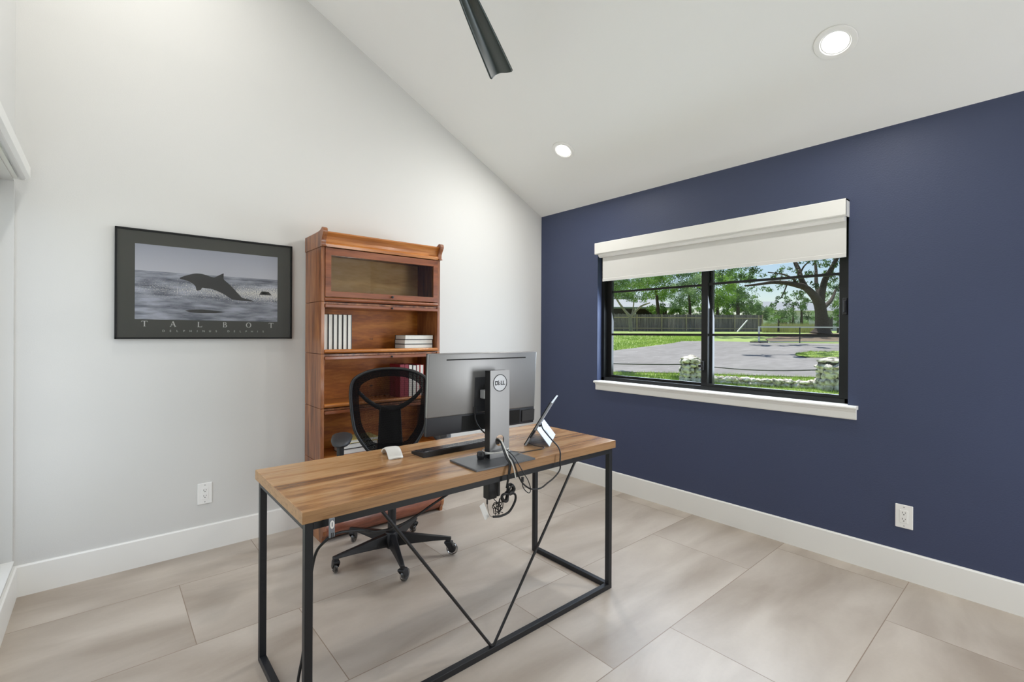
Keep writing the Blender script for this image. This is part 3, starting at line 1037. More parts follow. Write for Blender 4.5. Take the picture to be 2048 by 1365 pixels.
for i, (z0, z1) in enumerate(SEC):
    MB().box(-hw, -hw + 0.022, yf, yb, z0, z1, bev=0.002).build('side_panel', 'case_side', bc)
    MB().box(hw - 0.022, hw, yf, yb, z0, z1, bev=0.002).build('side_panel', 'case_side', bc)
    s = MB()
    s.box(-hw + 0.02, hw - 0.02, yb - 0.012, yb - 0.002, z0, z1)
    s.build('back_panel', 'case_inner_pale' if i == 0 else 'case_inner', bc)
    s = MB()
    s.box(-hw + 0.021, hw - 0.021, yf + 0.012, yb - 0.01, z0 + 0.001, z0 + 0.02)
    bead(-hw + 0.0215, hw - 0.0215, yf + 0.004, z0 + 0.014, 0.0125, s)
    sh_ = s.build('shelf', 'case_rail' if i == 0 else 'case_front', bc, smooth=True)
    s = MB()
    s.box(-hw + 0.021, hw - 0.021, yf + 0.01, yb - 0.01, z1 - 0.014, z1 - 0.002)
    s.build('top_panel', 'case_side', bc)
    if i < 3:
        s = MB()
        for (xa, xb, za, zb) in ((-0.012, 0.012, 0.009, 0.0105), (-0.012, 0.012, 0.0, 0.0015), (-0.012, -0.0105, 0.0, 0.0105), (0.0105, 0.012, 0.0, 0.0105), (-0.006, 0.006, 0.004, 0.006)):
            s.box(xa + 0.03, xb + 0.03, yb - 0.0135, yb - 0.0118, z0 + 0.085 + za, z0 + 0.085 + zb)
        s.build('stamped_mark', 'book_black', bc)
    if i == 0:
        d = MB()
        dz0, dz1 = z0 + 0.030, z1 - 0.004
        yd = yf - 0.006
        d.box(-hw + 0.024, hw - 0.024, yd, yd + 0.02, dz1 - 0.045, dz1, bev=0.002)
        d.box(-hw + 0.024, hw - 0.024, yd, yd + 0.02, dz0, dz0 + 0.036, bev=0.002)
        d.box(-hw + 0.0245, -hw + 0.060, yd - 0.0006, yd + 0.0194, dz0 - 0.0005, dz1 + 0.0005, bev=0.0)
        d.box(hw - 0.060, hw - 0.0245, yd - 0.0006, yd + 0.0194, dz0 - 0.0005, dz1 + 0.0005, bev=0.0)
        dd = d.build('glass_door', 'case_rail', bc)
        MB().box(-hw + 0.055, hw - 0.055, yd + 0.009, yd + 0.012, dz0 + 0.03, dz1 - 0.04).build('pane', 'case_glass', dd)
        MB().lathe([(0.004, 0), (0.004, 0.008), (0.009, 0.014), (0.0085, 0.019), (0.003, 0.022)], 16, Matrix.Translation((0.04, yd, dz0 + 0.018)) @ Matrix.Rotation(PI / 2, 4, 'X')).build('knob', 'brace_metal', dd, smooth=True)
    else:
        d = MB()
        d.box(-hw + 0.024, hw - 0.024, yf - 0.008, yb - 0.05, z1 - 0.036, z1 - 0.016, bev=0.003)
        dd = d.build('raised_door', 'case_rail', bc)
        MB().lathe([(0.003, 0), (0.003, 0.006), (0.0075, 0.01), (0.006, 0.014), (0.002, 0.016)], 14, Matrix.Translation((0.04, yf - 0.008, z1 - 0.026)) @ Matrix.Rotation(PI / 2, 4, 'X')).build('knob', 'brace_metal', dd, smooth=True)
# cornice with scrolled cheeks
c = MB()
ck = crv([(yb, 1.85), (yf - 0.004, 1.85), (yf - 0.012, 1.862), (yf - 0.014, 1.885), (yf - 0.022, 1.905), (yf - 0.036, 1.925), (yf - 0.044, 1.945), (yf - 0.036, 1.962), (yf - 0.018, 1.968), (yf + 0.01, 1.955), (yf + 0.08, 1.948), (yb, 1.945)], 4)
ck = [(p.x, p.y) for p in ck]
c.prism(ck, -hw - 0.004, -hw + 0.024, 'x').build('cornice_cheek', 'case_side', bc, smooth=True)
MB().prism(ck, hw - 0.024, hw + 0.004, 'x').build('cornice_cheek', 'case_side', bc, smooth=True)
c = MB()
P = [(yf + 0.03, 1.852), (yf - 0.010, 1.852), (yf - 0.013, 1.868), (yf - 0.008, 1.876), (yf + 0.002, 1.882), (yf + 0.003, 1.9), (yf - 0.004, 1.918), (yf - 0.014, 1.93), (yf - 0.022, 1.938), (yf - 0.022, 1.946), (yf + 0.03, 1.946)]
c.prism(P, -hw + 0.022, hw - 0.022, 'x')
c.box(-hw + 0.02, hw - 0.02, yf + 0.02, yb, 1.93, 1.945)
c.build('cornice', 'case_front', bc)
# flared base
yff = -0.37 + 0.17
P = [(yf + 0.02, 0.155), (yf - 0.004, 0.155), (yf - 0.012, 0.146), (yf - 0.018, 0.13), (yff - 0.006, 0.112), (yff - 0.014, 0.09), (yff - 0.014, 0.065), (yff - 0.006, 0.045), (yff + 0.008, 0.03), (yff + 0.014, 0.02), (yf + 0.02, 0.02)]
c = MB().prism(P, -hw + 0.018, hw - 0.018, 'x')
c.build('base_drawer_front', 'case_base', bc, smooth=True)
ck = [(yb, 0), (yff + 0.006, 0), (yff + 0.002, 0.03), (yff - 0.012, 0.05), (yff - 0.018, 0.078), (yff - 0.012, 0.105), (yf - 0.014, 0.135), (yf - 0.004, 0.156), (yb, 0.156)]
c = MB().prism(ck, -hw - 0.004, -hw + 0.02, 'x').prism(ck, hw - 0.02, hw + 0.004, 'x')
c.box(-hw + 0.018, hw - 0.018, yb - 0.02, yb, 0.0, 0.156)
c.box(-hw + 0.018, hw - 0.018, yf + 0.02, yb - 0.02, 0.14, 0.155)
c.build('base', 'case_side', bc)


# ================================================================== BOOKS
def book(w_, h_, d_, cover, spine_out=False):
    """local: standing, thickness along x (0..w), depth along y (0 front .. d), z up"""
    r = empty('book')
    t = 0.0025
    c = MB().box(0, t, 0, d_, 0, h_).box(w_ - t, w_, 0, d_, 0, h_)
    if spine_out:
        c.box(0, w_, -0.001, t, 0, h_)
    else:
        c.box(0, w_, d_ - t, d_, 0, h_)
    c.build('cover', cover, r)
    p = MB().box(t, w_ - t, 0.003 if not spine_out else t, d_ - 0.003, 0.003, h_ - 0.003)
    p.build('pages', 'pages', r)
    return r


zs = SEC[1][0] + 0.0205
tops = [0.234, 0.232, 0.236, 0.233, 0.235, 0.232]
ords = ['leftmost', 'second from the left', 'third from the left', 'fourth from the left', 'fifth from the left', 'rightmost']
first = book(0.0285, 0.233, 0.16, 'book_black')
for k in range(6):
    b = first if k == 0 else copy_tree(first)
    b.location = (-2.207 + k * 0.0312, -0.292, zs)
    b.rotation_euler = (0, 0, 0)
    tag(b, 'white-edged dark-covered book, %s of six upright in the upper open shelf' % ords[k], 'book', 'upright white-edged books in the second section')
# horizontal stack
nm = ['bottom', 'middle', 'top']
fb = book(0.033, 0.232, 0.155, 'book_black')
for k in range(3):
    b = fb if k == 0 else copy_tree(fb)
    b.rotation_euler = (0, PI / 2, 0)
    b.location = (-1.632 + k * 0.002, -0.282 + (0.004 if k == 1 else 0), zs + 0.0335 * (k + 1) - 0.0003)
    tag(b, 'white-edged book lying flat, %s of three stacked at right of the open shelf' % nm[k], 'book', 'stacked white-edged books in the second section')
zs3 = SEC[2][0] + 0.0205
x = -1.672
for wd, hh_, cv, so, lb in [(0.034, 0.235, 'book_crimson', True, 'crimson book standing spine out behind the chair back, leftmost of its row'),
                          (0.030, 0.234, 'book_crimson', True, 'dark red book standing beside the crimson one behind the chair back'),
                          (0.031, 0.232, 'book_black', False, 'white-edged book with black covers next to the two red spines'),
                          (0.029, 0.228, 'book_navy', False, 'white-edged book with navy covers in the middle of the row behind the chair'),
                          (0.026, 0.23, 'book_red', False, 'slim white-edged book with red covers, second from the monitor edge'),
                          (0.03, 0.229, 'book_red', False, 'white-edged book with bright red covers beside the monitor edge')]:
    b = book(wd, hh_, 0.16, cv, so)
    b.location = (x, -0.292, zs3)
    x += wd + 0.0022
    tag(b, lb, 'book', 'books in the third section')
zs4 = SEC[3][0] + 0.0205
for k, (cv, lb) in enumerate([('book_black', 'thick white-edged book at the bottom of the stack behind the left chair arm'),
                              ('book_black', 'white-edged book in the middle of the stack behind the left chair arm'),
                              ('book_yellow', 'pale yellow covered book on top of the stack behind the left chair arm')]):
    b = book(0.034 if k < 2 else 0.022, 0.235, 0.165, cv)
    b.rotation_euler = (0, PI / 2, 0)
    hgt = [0.034, 0.068, 0.0905][k]
    b.location = (-2.075 + k * 0.006, -0.285, zs4 + hgt)
    tag(b, lb, 'book', 'stacked books in the fourth section')

# ================================================================== DESK
DZ = 0.76
desk = empty('writing_desk', (-2.03, -1.555, 0), label='long rustic brown desk with black square metal frame in the middle of the room', cat='desk')
dx0, dx1, dy0, dy1 = -2.803 + 2.03, -1.259 + 2.03, -1.85 + 1.555, -1.258 + 1.555
tp = MB().box(dx0, dx1, dy0, dy1, DZ - 0.038, DZ, bev=0.0015).build('tabletop', 'desk_wood', desk)
e = MB().box(dx0 - 0.0006, dx1 + 0.0006, dy0 - 0.0006, dy1 + 0.0006, DZ - 0.0375, DZ - 0.0022).build('edge_band', 'desk_edge', tp)
lx0, lx1, ly0, ly1 = -2.793 + 2.03, -1.275 + 2.03, -1.843 + 1.555, -1.268 + 1.555
s = 0.025
zt = DZ - 0.0385
for (a, b) in ((lx0, ly0), (lx0, ly1 - s), (lx1 - s, ly0), (lx1 - s, ly1 - s)):
    MB().box(a, a + s, b, b + s, 0.0, zt, bev=0.0015).build('leg', 'black_metal', desk)
for a in (lx0, lx1 - s):
    MB().box(a, a + s, ly0 + s, ly1 - s, zt - s, zt, bev=0.0012).build('top_rail', 'black_metal', desk)
    MB().box(a, a + s, ly0 + s, ly1 - s, 0.0, s, bev=0.0012).build('floor_rail', 'black_metal', desk)
MB().box(lx0 + s, lx1 - s, ly0, ly0 + s, zt - s, zt, bev=0.0012).build('top_rail', 'black_metal', desk)
MB().box(lx0 + s, lx1 - s, ly1 - s, ly1, zt - s, zt, bev=0.0012).build('top_rail', 'black_metal', desk)
MB().box(lx0 + s, lx1 - s, ly0, ly0 + s, 0.0, s, bev=0.0012).build('floor_rail', 'black_metal', desk)
yb_ = ly0 + 0.0125
for xa, xb in ((-2.537, -2.052), (-1.545, -2.042)):
    MB().cyl((xa + 2.03, yb_, zt - s + 0.002), (xb + 2.03, yb_, s - 0.002), 0.006, n=12).build('diagonal_brace', 'brace_metal', desk, smooth=True)
MB().box(-0.025, -0.009, yb_ - 0.006, yb_ + 0.006, s - 0.001, s + 0.004, bev=0.001).build('brace_foot', 'brace_metal', desk)

# ================================================================== MONITOR
mon = empty('monitor', (-1.958, -1.702, DZ), math.radians(-2.0), label='wide silver-backed computer monitor seen from behind on the desk', cat='monitor')
th = 0.008
# base plate (local coords, y+ is towards the screen side)
bp = MB().box(-0.185, 0.125, -0.155, 0.048, 0.0, th, bev=0.002)
bp.build('base_plate', 'silver_dark', mon)


def plate_with_hole(w_, z0, z1, hz, hr, y0, y1):
    bm = bmesh.new()
    out = [bm.verts.new(p) for p in [(-w_ / 2, y0, z0), (w_ / 2, y0, z0), (w_ / 2, y0, z1), (-w_ / 2, y0, z1)]]
    inn = [bm.verts.new((hr * math.cos(2 * PI * k / 32), y0, hz + hr * math.sin(2 * PI * k / 32))) for k in range(32)]
    ed = [bm.edges.new((out[k], out[(k + 1) % 4])) for k in range(4)] + [bm.edges.new((inn[k], inn[(k + 1) % 32])) for k in range(32)]
    bmesh.ops.triangle_fill(bm, edges=ed, use_beauty=True)
    # drop faces inside the hole
    rm = [f_ for f_ in bm.faces if math.hypot(f_.calc_center_median().x, f_.calc_center_median().z - hz) < hr * 0.97 and all(v in inn for v in f_.verts)]
    if rm:
        bmesh.ops.delete(bm, geom=rm, context='FACES_ONLY')
    r_ = bmesh.ops.extrude_face_region(bm, geom=bm.faces[:])
    for v in r_['geom']:
        if isinstance(v, bmesh.types.BMVert):
            v.co.y = y1
    return bm


CW, CX = 0.104, 0.008
colm = MB().bm(plate_with_hole(CW, th, 0.388, 0.082, 0.024, -0.052, -0.048), Matrix.Translation((CX, 0, 0)))
cfront = colm.build('stand_column', 'silver', mon)
sd = MB().box(CX - CW / 2, CX - CW / 2 + 0.004, -0.048, -0.012, th, 0.386).box(CX + CW / 2 - 0.004, CX + CW / 2, -0.048, -0.012, th, 0.386)
sd.box(CX - CW / 2, CX + CW / 2, -0.048, -0.012, 0.380, 0.386).box(CX - CW / 2 + 0.004, CX + CW / 2 - 0.004, -0.018, -0.012, 0.13, 0.38)
sd.build('column_shell', 'black_plastic', mon)
# logo ring and letters
lg = MB()
ring = [(CX + 0.036 * math.cos(2 * PI * k / 40) , -0.0525, 0.333 + 0.036 * math.sin(2 * PI * k / 40)) for k in range(40)]
lg.tube(ring, 0.0016, 6, closed=True)
lgo = lg.build('logo_ring', 'logo_dark', cfront, smooth=True)
ld_ = MB().lathe([(0.034, -0.0002), (0.034, 0.0003)], 40, Matrix.Translation((CX, -0.0522, 0.333)) @ Matrix.Rotation(PI / 2, 4, 'X')).build('logo_disc', 'logo_light', cfront)
lt = text_mb('D', 0.024, Matrix.Translation((CX - 0.0195, -0.0527, 0.3245)) @ Matrix.Rotation(PI / 2, 4, 'X'), 0.0002, bold=0.0009)
for ch, xx, ro in (('E', -0.0045, 0.5), ('L', 0.0085, 0), ('L', 0.0200, 0)):
    q = text_mb(ch, 0.024, Matrix.Translation((CX + xx, -0.0527, 0.3245 + (0.0015 if ro else 0))) @ Matrix.Rotation(PI / 2, 4, 'X') @ Matrix.Rotation(ro, 4, 'Z'), 0.0002, bold=0.0009)
    lt.add(q.v, q.f)
lt.build('logo_lettering', 'logo_dark', cfront)
# panel, tilted back about 3 degrees and turned a little
PM = Matrix.Translation((-0.007, 0.045, 0.290)) @ Matrix.Rotation(math.radians(-1.4), 4, 'Z') @ Matrix.Rotation(math.radians(3.0), 4, 'X')
W, H = 0.580, 0.347
back = MB().box(-W / 2, W / 2, -0.012, 0.004, -H / 2 + 0.078, H / 2, M=PM, bev=0.005, seg=3)
bko = back.build('back_cover', 'silver', mon, smooth=True)
MB().box(-0.205, 0.222, -0.0126, -0.0115, H / 2 - 0.030, H / 2 - 0.0245, M=PM).build('vent_slot', 'slot_black', bko)
MB().box(-0.06, 0.06, -0.0128, -0.0116, -0.09, 0.065, M=PM).build('mount_recess', 'silver_dark', bko)
low = MB().box(-W / 2 + 0.001, W / 2 - 0.001, -0.010, 0.004, -H / 2, -H / 2 + 0.080, M=PM, bev=0.004).build('lower_cover', 'charcoal', mon, smooth=True)
MB().box(-0.12, W / 2 - 0.09, -0.0108, -0.0098, -H / 2 + 0.008, -H / 2 + 0.072, M=PM).build('port_bay', 'slot_black', low)
MB().box(W / 2 - 0.08, W / 2 - 0.002, -0.016, -0.008, -H / 2 + 0.012, -H / 2 + 0.068, M=PM, bev=0.003).build('speaker_block', 'black_plastic', low)
MB().box(-W / 2 + 0.07, -W / 2 + 0.1, -0.008, 0.0, -H / 2 - 0.012, -H / 2 + 0.002, M=PM, bev=0.002).build('side_button_block', 'black_plastic', low)
sc_o = MB().box(-W / 2, W / 2, 0.0035, 0.010, -H / 2, H / 2, M=PM, bev=0.002).build('bezel', 'black_plastic', mon)
MB().box(-W / 2 + 0.006, W / 2 - 0.006, 0.0098, 0.0108, -H / 2 + 0.012, H / 2 - 0.006, M=PM).build('screen', 'screen', sc_o)
MB().box(CX - 0.03, CX + 0.03, -0.014, 0.032, 0.268, 0.322, bev=0.004).build('neck_mount', 'black_plastic', mon)
MB().box(CX - 0.055, CX - 0.0, -0.012, 0.022, 0.262, 0.300, bev=0.003).build('neck_bracket', 'logo_light', mon)
# cable puck on the base beside the column
pk = empty('cable_hub', (-2.032, -1.725, DZ + th + 0.0005), label='small black round cable hub standing on the monitor base', cat='hub')
MB().lathe([(0.014, 0), (0.017, 0.006), (0.017, 0.026), (0.014, 0.032)], 24).build('hub_body', 'black_plastic', pk, smooth=True)
MB().lathe([(0.0172, 0.011), (0.018, 0.013), (0.018, 0.019), (0.0172, 0.021)], 24, cap=False).build('hub_band', 'soft_black', pk, smooth=True)

# ================================================================== KEYBOARD, MOUSE, TABLET
kb = empty('keyboard', (-2.20, -1.53, DZ), label='slim black keyboard lying on the desk behind the monitor', cat='keyboard')
KL, KD = 0.43, 0.108
MB().prism([(0, 0), (KD, 0), (KD, 0.010), (0, 0.022)][::1], 0, KL, 'x').build('keyboard_body', 'black_plastic', kb)
ks = math.atan2(-0.012, KD)
KM = Matrix.Translation((0, 0, 0.022)) @ Matrix.Rotation(ks, 4, 'X')
kp = None
for r_ in range(5):
    nk = 15
    for c_ in range(nk):
        if r_ == 0 and 4 <= c_ <= 8:
            if c_ > 4:
                continue
            kk = MB().box(0.012 + 4 * 0.0272, 0.012 + 9 * 0.0272 - 0.004, 0.009, 0.0235, 0.0, 0.0035, M=KM)
        else:
            kk = MB().box(0.012 + c_ * 0.0272, 0.012 + c_ * 0.0272 + 0.0232, 0.009 + r_ * 0.019, 0.0235 + r_ * 0.019, 0.0, 0.0035, M=KM)
        kk.build('key', 'keycap', kb)

ms = empty('computer_mouse', (-2.288, -1.408, DZ), math.radians(-98), label='white arched wireless mouse lying on the desk', cat='mouse')


def arc_mouse(u, v):
    L_, Wd = 0.125, 0.064
    t = v
    x_ = (t - 0.5) * L_
    arch = 0.034 * math.sin(min(1.0, t * 1.12) * PI) ** 0.9 if t * 1.12 < 1 else 0.0
    w2_ = Wd / 2 * (1 - max(0, abs(2 * t - 1) - 0.86) * 2.2)
    y_ = (u - 0.5) * 2 * w2_
    return (x_, y_, 0.004 + arch - 0.004 * (2 * u - 1) ** 4)


MB().grid(arc_mouse, 11, 26).build('shell', 'mouse_white', ms, smooth=True, solid=0.006)

TD = Vector((0.785, 0.62, 0)).normalized()      # along the tablet's lower edge
TN = Vector((-TD.y, TD.x, 0))                   # towards the screen side
tab = empty('tablet_computer', (-1.702, -1.645, DZ), math.atan2(TD.y, TD.x), label='silver tablet propped on its kickstand at the right end of the desk', cat='tablet')
ta = math.radians(31)
TM = Matrix.Translation((0, 0.004, 0.0035)) @ Matrix.Rotation(ta, 4, 'X')
TL, TW_ = 0.25, 0.285
MB().box(0, TW_, -0.009, 0, 0, TL, M=TM, bev=0.002).build('tablet_body', 'platinum', tab)
MB().box(0.0, TW_, 0.0002, 0.0042, 0.0, TL, M=TM).build('screen', 'screen', tab)
MB().box(-0.0006, 0.002, -0.0085, -0.0015, 0.045, 0.09, M=TM).build('edge_port', 'slot_black', tab)
hz = TL * 0.50
hp = TM @ Vector((0, -0.011, hz * 0.78))
foot = Vector((0, -0.118, 0.0008))
kd = foot - hp
n_ = kd.normalized()
kl = kd.length
KM2 = Matrix.Translation(hp) @ Matrix.Rotation(math.atan2(-kd.y, kd.z) - 0, 4, 'X')
# kickstand as a thin plate between hinge and foot
off = Vector((0, 0.0, 0.0))
nn = Vector((0, -kd.z, kd.y)).normalized() * 0.0015
kv = []
for xx in (0.004, TW_ - 0.004):
    for P_ in (hp, foot):
        for sg in (1, -1):
            kv.append((xx, P_.y + nn.y * sg, P_.z + nn.z * sg + 0.001))
kf = [(0, 2, 6, 4), (1, 5, 7, 3), (0, 1, 3, 2), (4, 6, 7, 5), (0, 4, 5, 1), (2, 3, 7, 6)]
kob = MB().add(kv, kf).build('kickstand', 'platinum', tab)
lm = MB()
mid = (hp + foot) / 2
for k in range(5):
    a = mid + kd.normalized() * (-0.010 + 0.005 * k)
    lm.box(0.115 + k * 0.0, 0.155, a.y - 0.0022 - 0.001, a.y - 0.0018, a.z - 0.001, a.z + 0.0006)
lm.build('small_print', 'logo_dark', kob)
MB().box(-0.004, 0.012, -0.020, -0.010, 0.118, 0.128, M=TM, bev=0.002).build('charger_plug', 'cable_black', tab)

# ================================================================== OFFICE CHAIR
CH = Vector((-1.981, -0.796, 0))
chair = empty('office_chair', CH, math.radians(-24), label='black mesh office chair with armrests on casters behind the desk', cat='chair')
rot = math.radians(24)
ang = [math.degrees(a) for a in ()]
MB().lathe([(0.03, 0.055), (0.042, 0.07), (0.045, 0.12), (0.036, 0.15), (0.026, 0.155)], 28).build('base_hub', 'black_plastic', chair, smooth=True)
MB().lathe([(0.024, 0.14), (0.024, 0.33), (0.014, 0.335), (0.014, 0.44)], 24).build('gas_cylinder', 'black_plastic', chair, smooth=True)
MB().box(-0.09, 0.09, -0.12, 0.12, 0.405, 0.445, bev=0.01).build('tilt_mechanism', 'black_plastic', chair)
for k in range(5):
    A = math.radians(-179.5 + 72.3 * k) + rot
    ca, sa = math.cos(A), math.sin(A)
    M = Matrix.Rotation(A, 4, 'Z')
    g = MB()
    secs = [(0.03, 0.024, 0.068, 0.142), (0.12, 0.021, 0.078, 0.132), (0.24, 0.017, 0.086, 0.116), (0.30, 0.016, 0.088, 0.108), (0.345, 0.013, 0.086, 0.102)]
    vs, fs = [], []
    for (r_, hwid, za, zb) in secs:
        vs += [(r_, -hwid, za), (r_, hwid, za), (r_, hwid * 0.7, zb), (r_, -hwid * 0.7, zb)]
    for i in range(len(secs) - 1):
        for q in range(4):
            fs.append((i * 4 + q, i * 4 + (q + 1) % 4, i * 4 + 4 + (q + 1) % 4, i * 4 + 4 + q))
    fs += [(3, 2, 1, 0), tuple((len(secs) - 1) * 4 + q for q in range(4))]
    g.add(vs, fs, M)
    lg_ = g.build('leg', 'black_plastic', chair)
    md = lg_.modifiers.new('bevel', 'BEVEL')
    md.width = 0.004
    md.segments = 2
    # caster
    cdir = [PI / 2 + 0.3, 0.9, -0.5, 2.0, 1.2][k]
    CM = Matrix.Translation((0.327 * ca, 0.327 * sa, 0)) @ Matrix.Rotation(cdir, 4, 'Z')
    f = MB()
    f.cyl((0, 0, 0.074), (0, 0, 0.092), 0.013, 0.012, 16, M=CM)
    f.box(-0.020, 0.026, -0.017, 0.017, 0.064, 0.078, M=CM, bev=0.004)
    for sg in (-1, 1):
        f.prism([(-0.018, 0.07), (0.024, 0.07), (0.034, 0.036), (0.026, 0.028), (0.016, 0.03), (-0.004, 0.05)], sg * 0.0155 - 0.002, sg * 0.0155 + 0.002, 'y', M=CM)
    f.build('caster_fork', 'black_plastic', lg_)
    WMx = CM @ Matrix.Translation((0.025, 0, 0.0355)) @ Matrix.Rotation(PI / 2, 4, 'X')
    MB().lathe([(0.024, -0.011), (0.032, -0.009), (0.035, -0.004), (0.035, 0.004), (0.032, 0.009), (0.024, 0.011)], 32, WMx, cap=False).build('caster_tyre', 'wheel_clear', lg_, smooth=True)
    MB().lathe([(0.006, -0.013), (0.010, -0.012), (0.022, -0.010), (0.023, 0), (0.022, 0.010), (0.010, 0.012), (0.006, 0.013)], 28, WMx).build('caster_wheel', 'wheel_dark', lg_, smooth=True)


def seat_fn(u, v):
    # superellipse cushion: closed surface from top centre to bottom
    a = 2 * PI * u
    ph_ = (v - 0.5) * PI
    rr = math.cos(ph_) ** 0.35 if abs(ph_) < PI / 2 else 0
    cx_, sx_ = math.cos(a), math.sin(a)
    ex = math.copysign(abs(cx_) ** 0.55, cx_) * 0.25 * rr
    ey = math.copysign(abs(sx_) ** 0.6, sx_) * 0.235 * rr
    z = 0.475 + 0.032 * math.sin(ph_) + 0.012 * (ex / 0.25) ** 2
    if ey < -0.15:
        z -= (abs(ey) - 0.15) ** 2 * 3.0
    return (ex, ey, z)


MB().grid(seat_fn, 40, 17, closed_u=True).build('seat', 'upholstery', chair, smooth=True, angle=80)

# backrest: local frame at y=+0.235; outline in (x, z)
BY = 0.235


def by(x_, z_):
    """depth of the back surface: leans back with height, wraps round at the sides"""
    return BY + 0.03 + (z_ - 0.6) * 0.12 + 0.02 * math.sin((z_ - 0.55) / 0.5 * PI) - 0.75 * x_ * x_


half = [(0.0, 1.078), (0.07, 1.074), (0.14, 1.060), (0.195, 1.036), (0.226, 1.010), (0.240, 0.97), (0.243, 0.91), (0.238, 0.84), (0.230, 0.77),
        (0.216, 0.70), (0.190, 0.645), (0.160, 0.60), (0.13, 0.565), (0.08, 0.55), (0.0, 0.545)]
hp_ = crv([(a, 0, b) for a, b in half], 4)
outl = [(p.x, p.z) for p in hp_] + [(-p.x, p.z) for p in hp_[::-1][1:-1]]
bfm = MB()
bfm.tube([(x_, by(x_, z_), z_) for x_, z_ in outl], 0.0105, 10, closed=True)
bf = bfm.build('backrest_frame', 'black_plastic', chair, smooth=True)


def inset(pts, c, k):
    return [(c[0] + (x_ - c[0]) * k, c[1] + (z_ - c[1]) * k) for x_, z_ in pts]


def surf_from_rings(rings, dy=0.0):
    n = len(rings[0])
    vs, fs = [], []
    for R_ in rings:
        vs += [(x_, by(x_, z_) + dy, z_) for x_, z_ in R_]
    for i in range(len(rings) - 1):
        for k in range(n):
            fs.append((i * n + k, i * n + (k + 1) % n, (i + 1) * n + (k + 1) % n, (i + 1) * n + k))
    return MB().add(vs, fs)


cc = (0, 0.83)
rings = [inset(outl, cc, k) for k in (0.985, 0.93, 0.87, 0.80)]
surf_from_rings(rings, -0.004).build('mesh_border', 'chair_mesh_dense', chair, smooth=True)
rings = [inset(outl, cc, k) for k in (0.805, 0.7, 0.5, 0.3, 0.1, 0.001)]
surf_from_rings(rings, -0.004).build('mesh_panel', 'chair_mesh', chair, smooth=True)
# lumbar support behind the mesh: bowed band and centre column
lb = MB()


def lumbar(u, v):
    x_ = (u - 0.5) * 0.40
    zc = 0.812 + 3.1 * x_ * x_
    z_ = zc + (v - 0.5) * 0.034
    return (x_, by(x_, z_) + 0.02, z_)


lb.grid(lumbar, 24, 3)
lb.build('lumbar_band', 'soft_black', chair, smooth=True, solid=0.008)
MB().grid(lambda u, v: ((u - 0.5) * (0.13 + 0.03 * (1 - v)), by((u - 0.5) * 0.1, 0.53 + v * 0.3) + 0.03 - 0.01 * (2 * u - 1) ** 2, 0.53 + v * 0.305), 8, 12).build('back_support', 'black_plastic', chair, smooth=True, solid=0.012)
MB().tube(crv([(0, 0.02, 0.42), (0, 0.17, 0.415), (0, 0.26, 0.45), (0, 0.288, 0.54)], 6), 0.024, 12, flat=0.5).build('back_bar', 'black_plastic', chair, smooth=True)
for sg in (-1, 1):
    a_ = MB()
    a_.tube(crv([(sg * 0.12, 0.02, 0.425), (sg * 0.24, 0.02, 0.43), (sg * 0.285, 0.03, 0.50), (sg * 0.288, 0.035, 0.60), (sg * 0.288, 0.03, 0.69)], 6), [0.02] * 25, 12)
    ao = a_.build('arm_post', 'black_plastic', chair, smooth=True)
    pad = MB()

    def padf(u, v, sg=sg):
        a = 2 * PI * u
        t = (v - 0.5) * 2
        e = max(0.0, 1 - abs(t) ** 3.2) ** 0.5
        x_ = sg * 0.278 + math.cos(a) * 0.055 * e * (1 + 0.12 * t)
        y_ = -0.04 + t * 0.14
        z_ = 0.712 + math.copysign(abs(math.sin(a)) ** 0.7, math.sin(a)) * 0.023 * e - 0.012 * max(0, -t) ** 2
        return (x_, y_, z_)
    pad.grid(padf, 20, 19, closed_u=True)
    pad.build('arm_pad', 'soft_black', ao, smooth=True, angle=80)


# ================================================================== CABLES AND SMALL THINGS
def cable(name, pts, r, mat, label, cat='cable', k=8, parent=None, n=8):
    o = MB().tube(crv(pts, k), r, n).build(name, mat, parent, smooth=True)
    if parent is None:
        tag(o, label, cat)
    return o


cable('desk_cable', [(-2.245, -1.825, 0.700), (-2.32, -1.81, 0.664), (-2.41, -1.80, 0.624), (-2.49, -1.80, 0.612), (-2.57, -1.81, 0.626), (-2.62, -1.835, 0.652),
                     (-2.70, -1.858, 0.672), (-2.738, -1.850, 0.652), (-2.752, -1.81, 0.60), (-2.765, -1.80, 0.50), (-2.772, -1.798, 0.38), (-2.785, -1.80, 0.29), (-2.800, -1.80, 0.2), (-2.80, -1.80, 0.06), (-2.80, -1.74, 0.0055), (-2.86, -1.60, 0.0055), (-3.0, -1.5, 0.0055)],
      0.0046, 'cable_black', 'black cable drooping under the left half of the desk and down its leg', 'cable')
ct = empty('cable_tag', (-2.722, -1.872, 0.715), label='grey cable clip with a white oval hung at the left front of the desk rail', cat='cable clip')
tb = MB().box(-0.009, 0.009, -0.003, 0.003, -0.045, 0.015, bev=0.002).build('clip_body', 'tag_grey', ct)
MB().lathe([(0.0068, -0.0004), (0.0068, 0.0004)], 20, Matrix.Translation((0, -0.0036, -0.004)) @ Matrix.Diagonal((1, 1, 1.9, 1)) @ Matrix.Rotation(PI / 2, 4, 'X')).build('oval_label', 'plastic_white', tb)
MB().box(-0.0015, 0.0015, -0.0045, -0.0038, -0.010, 0.003).build('label_mark', 'tag_grey', tb)
MB().box(-0.003, -0.0005, -0.0036, 0.0036, -0.046, -0.03).box(0.002, 0.0045, -0.0036, 0.0036, -0.046, -0.03).build('clip_slot', 'black_plastic', tb)

ty = DZ + 0.004
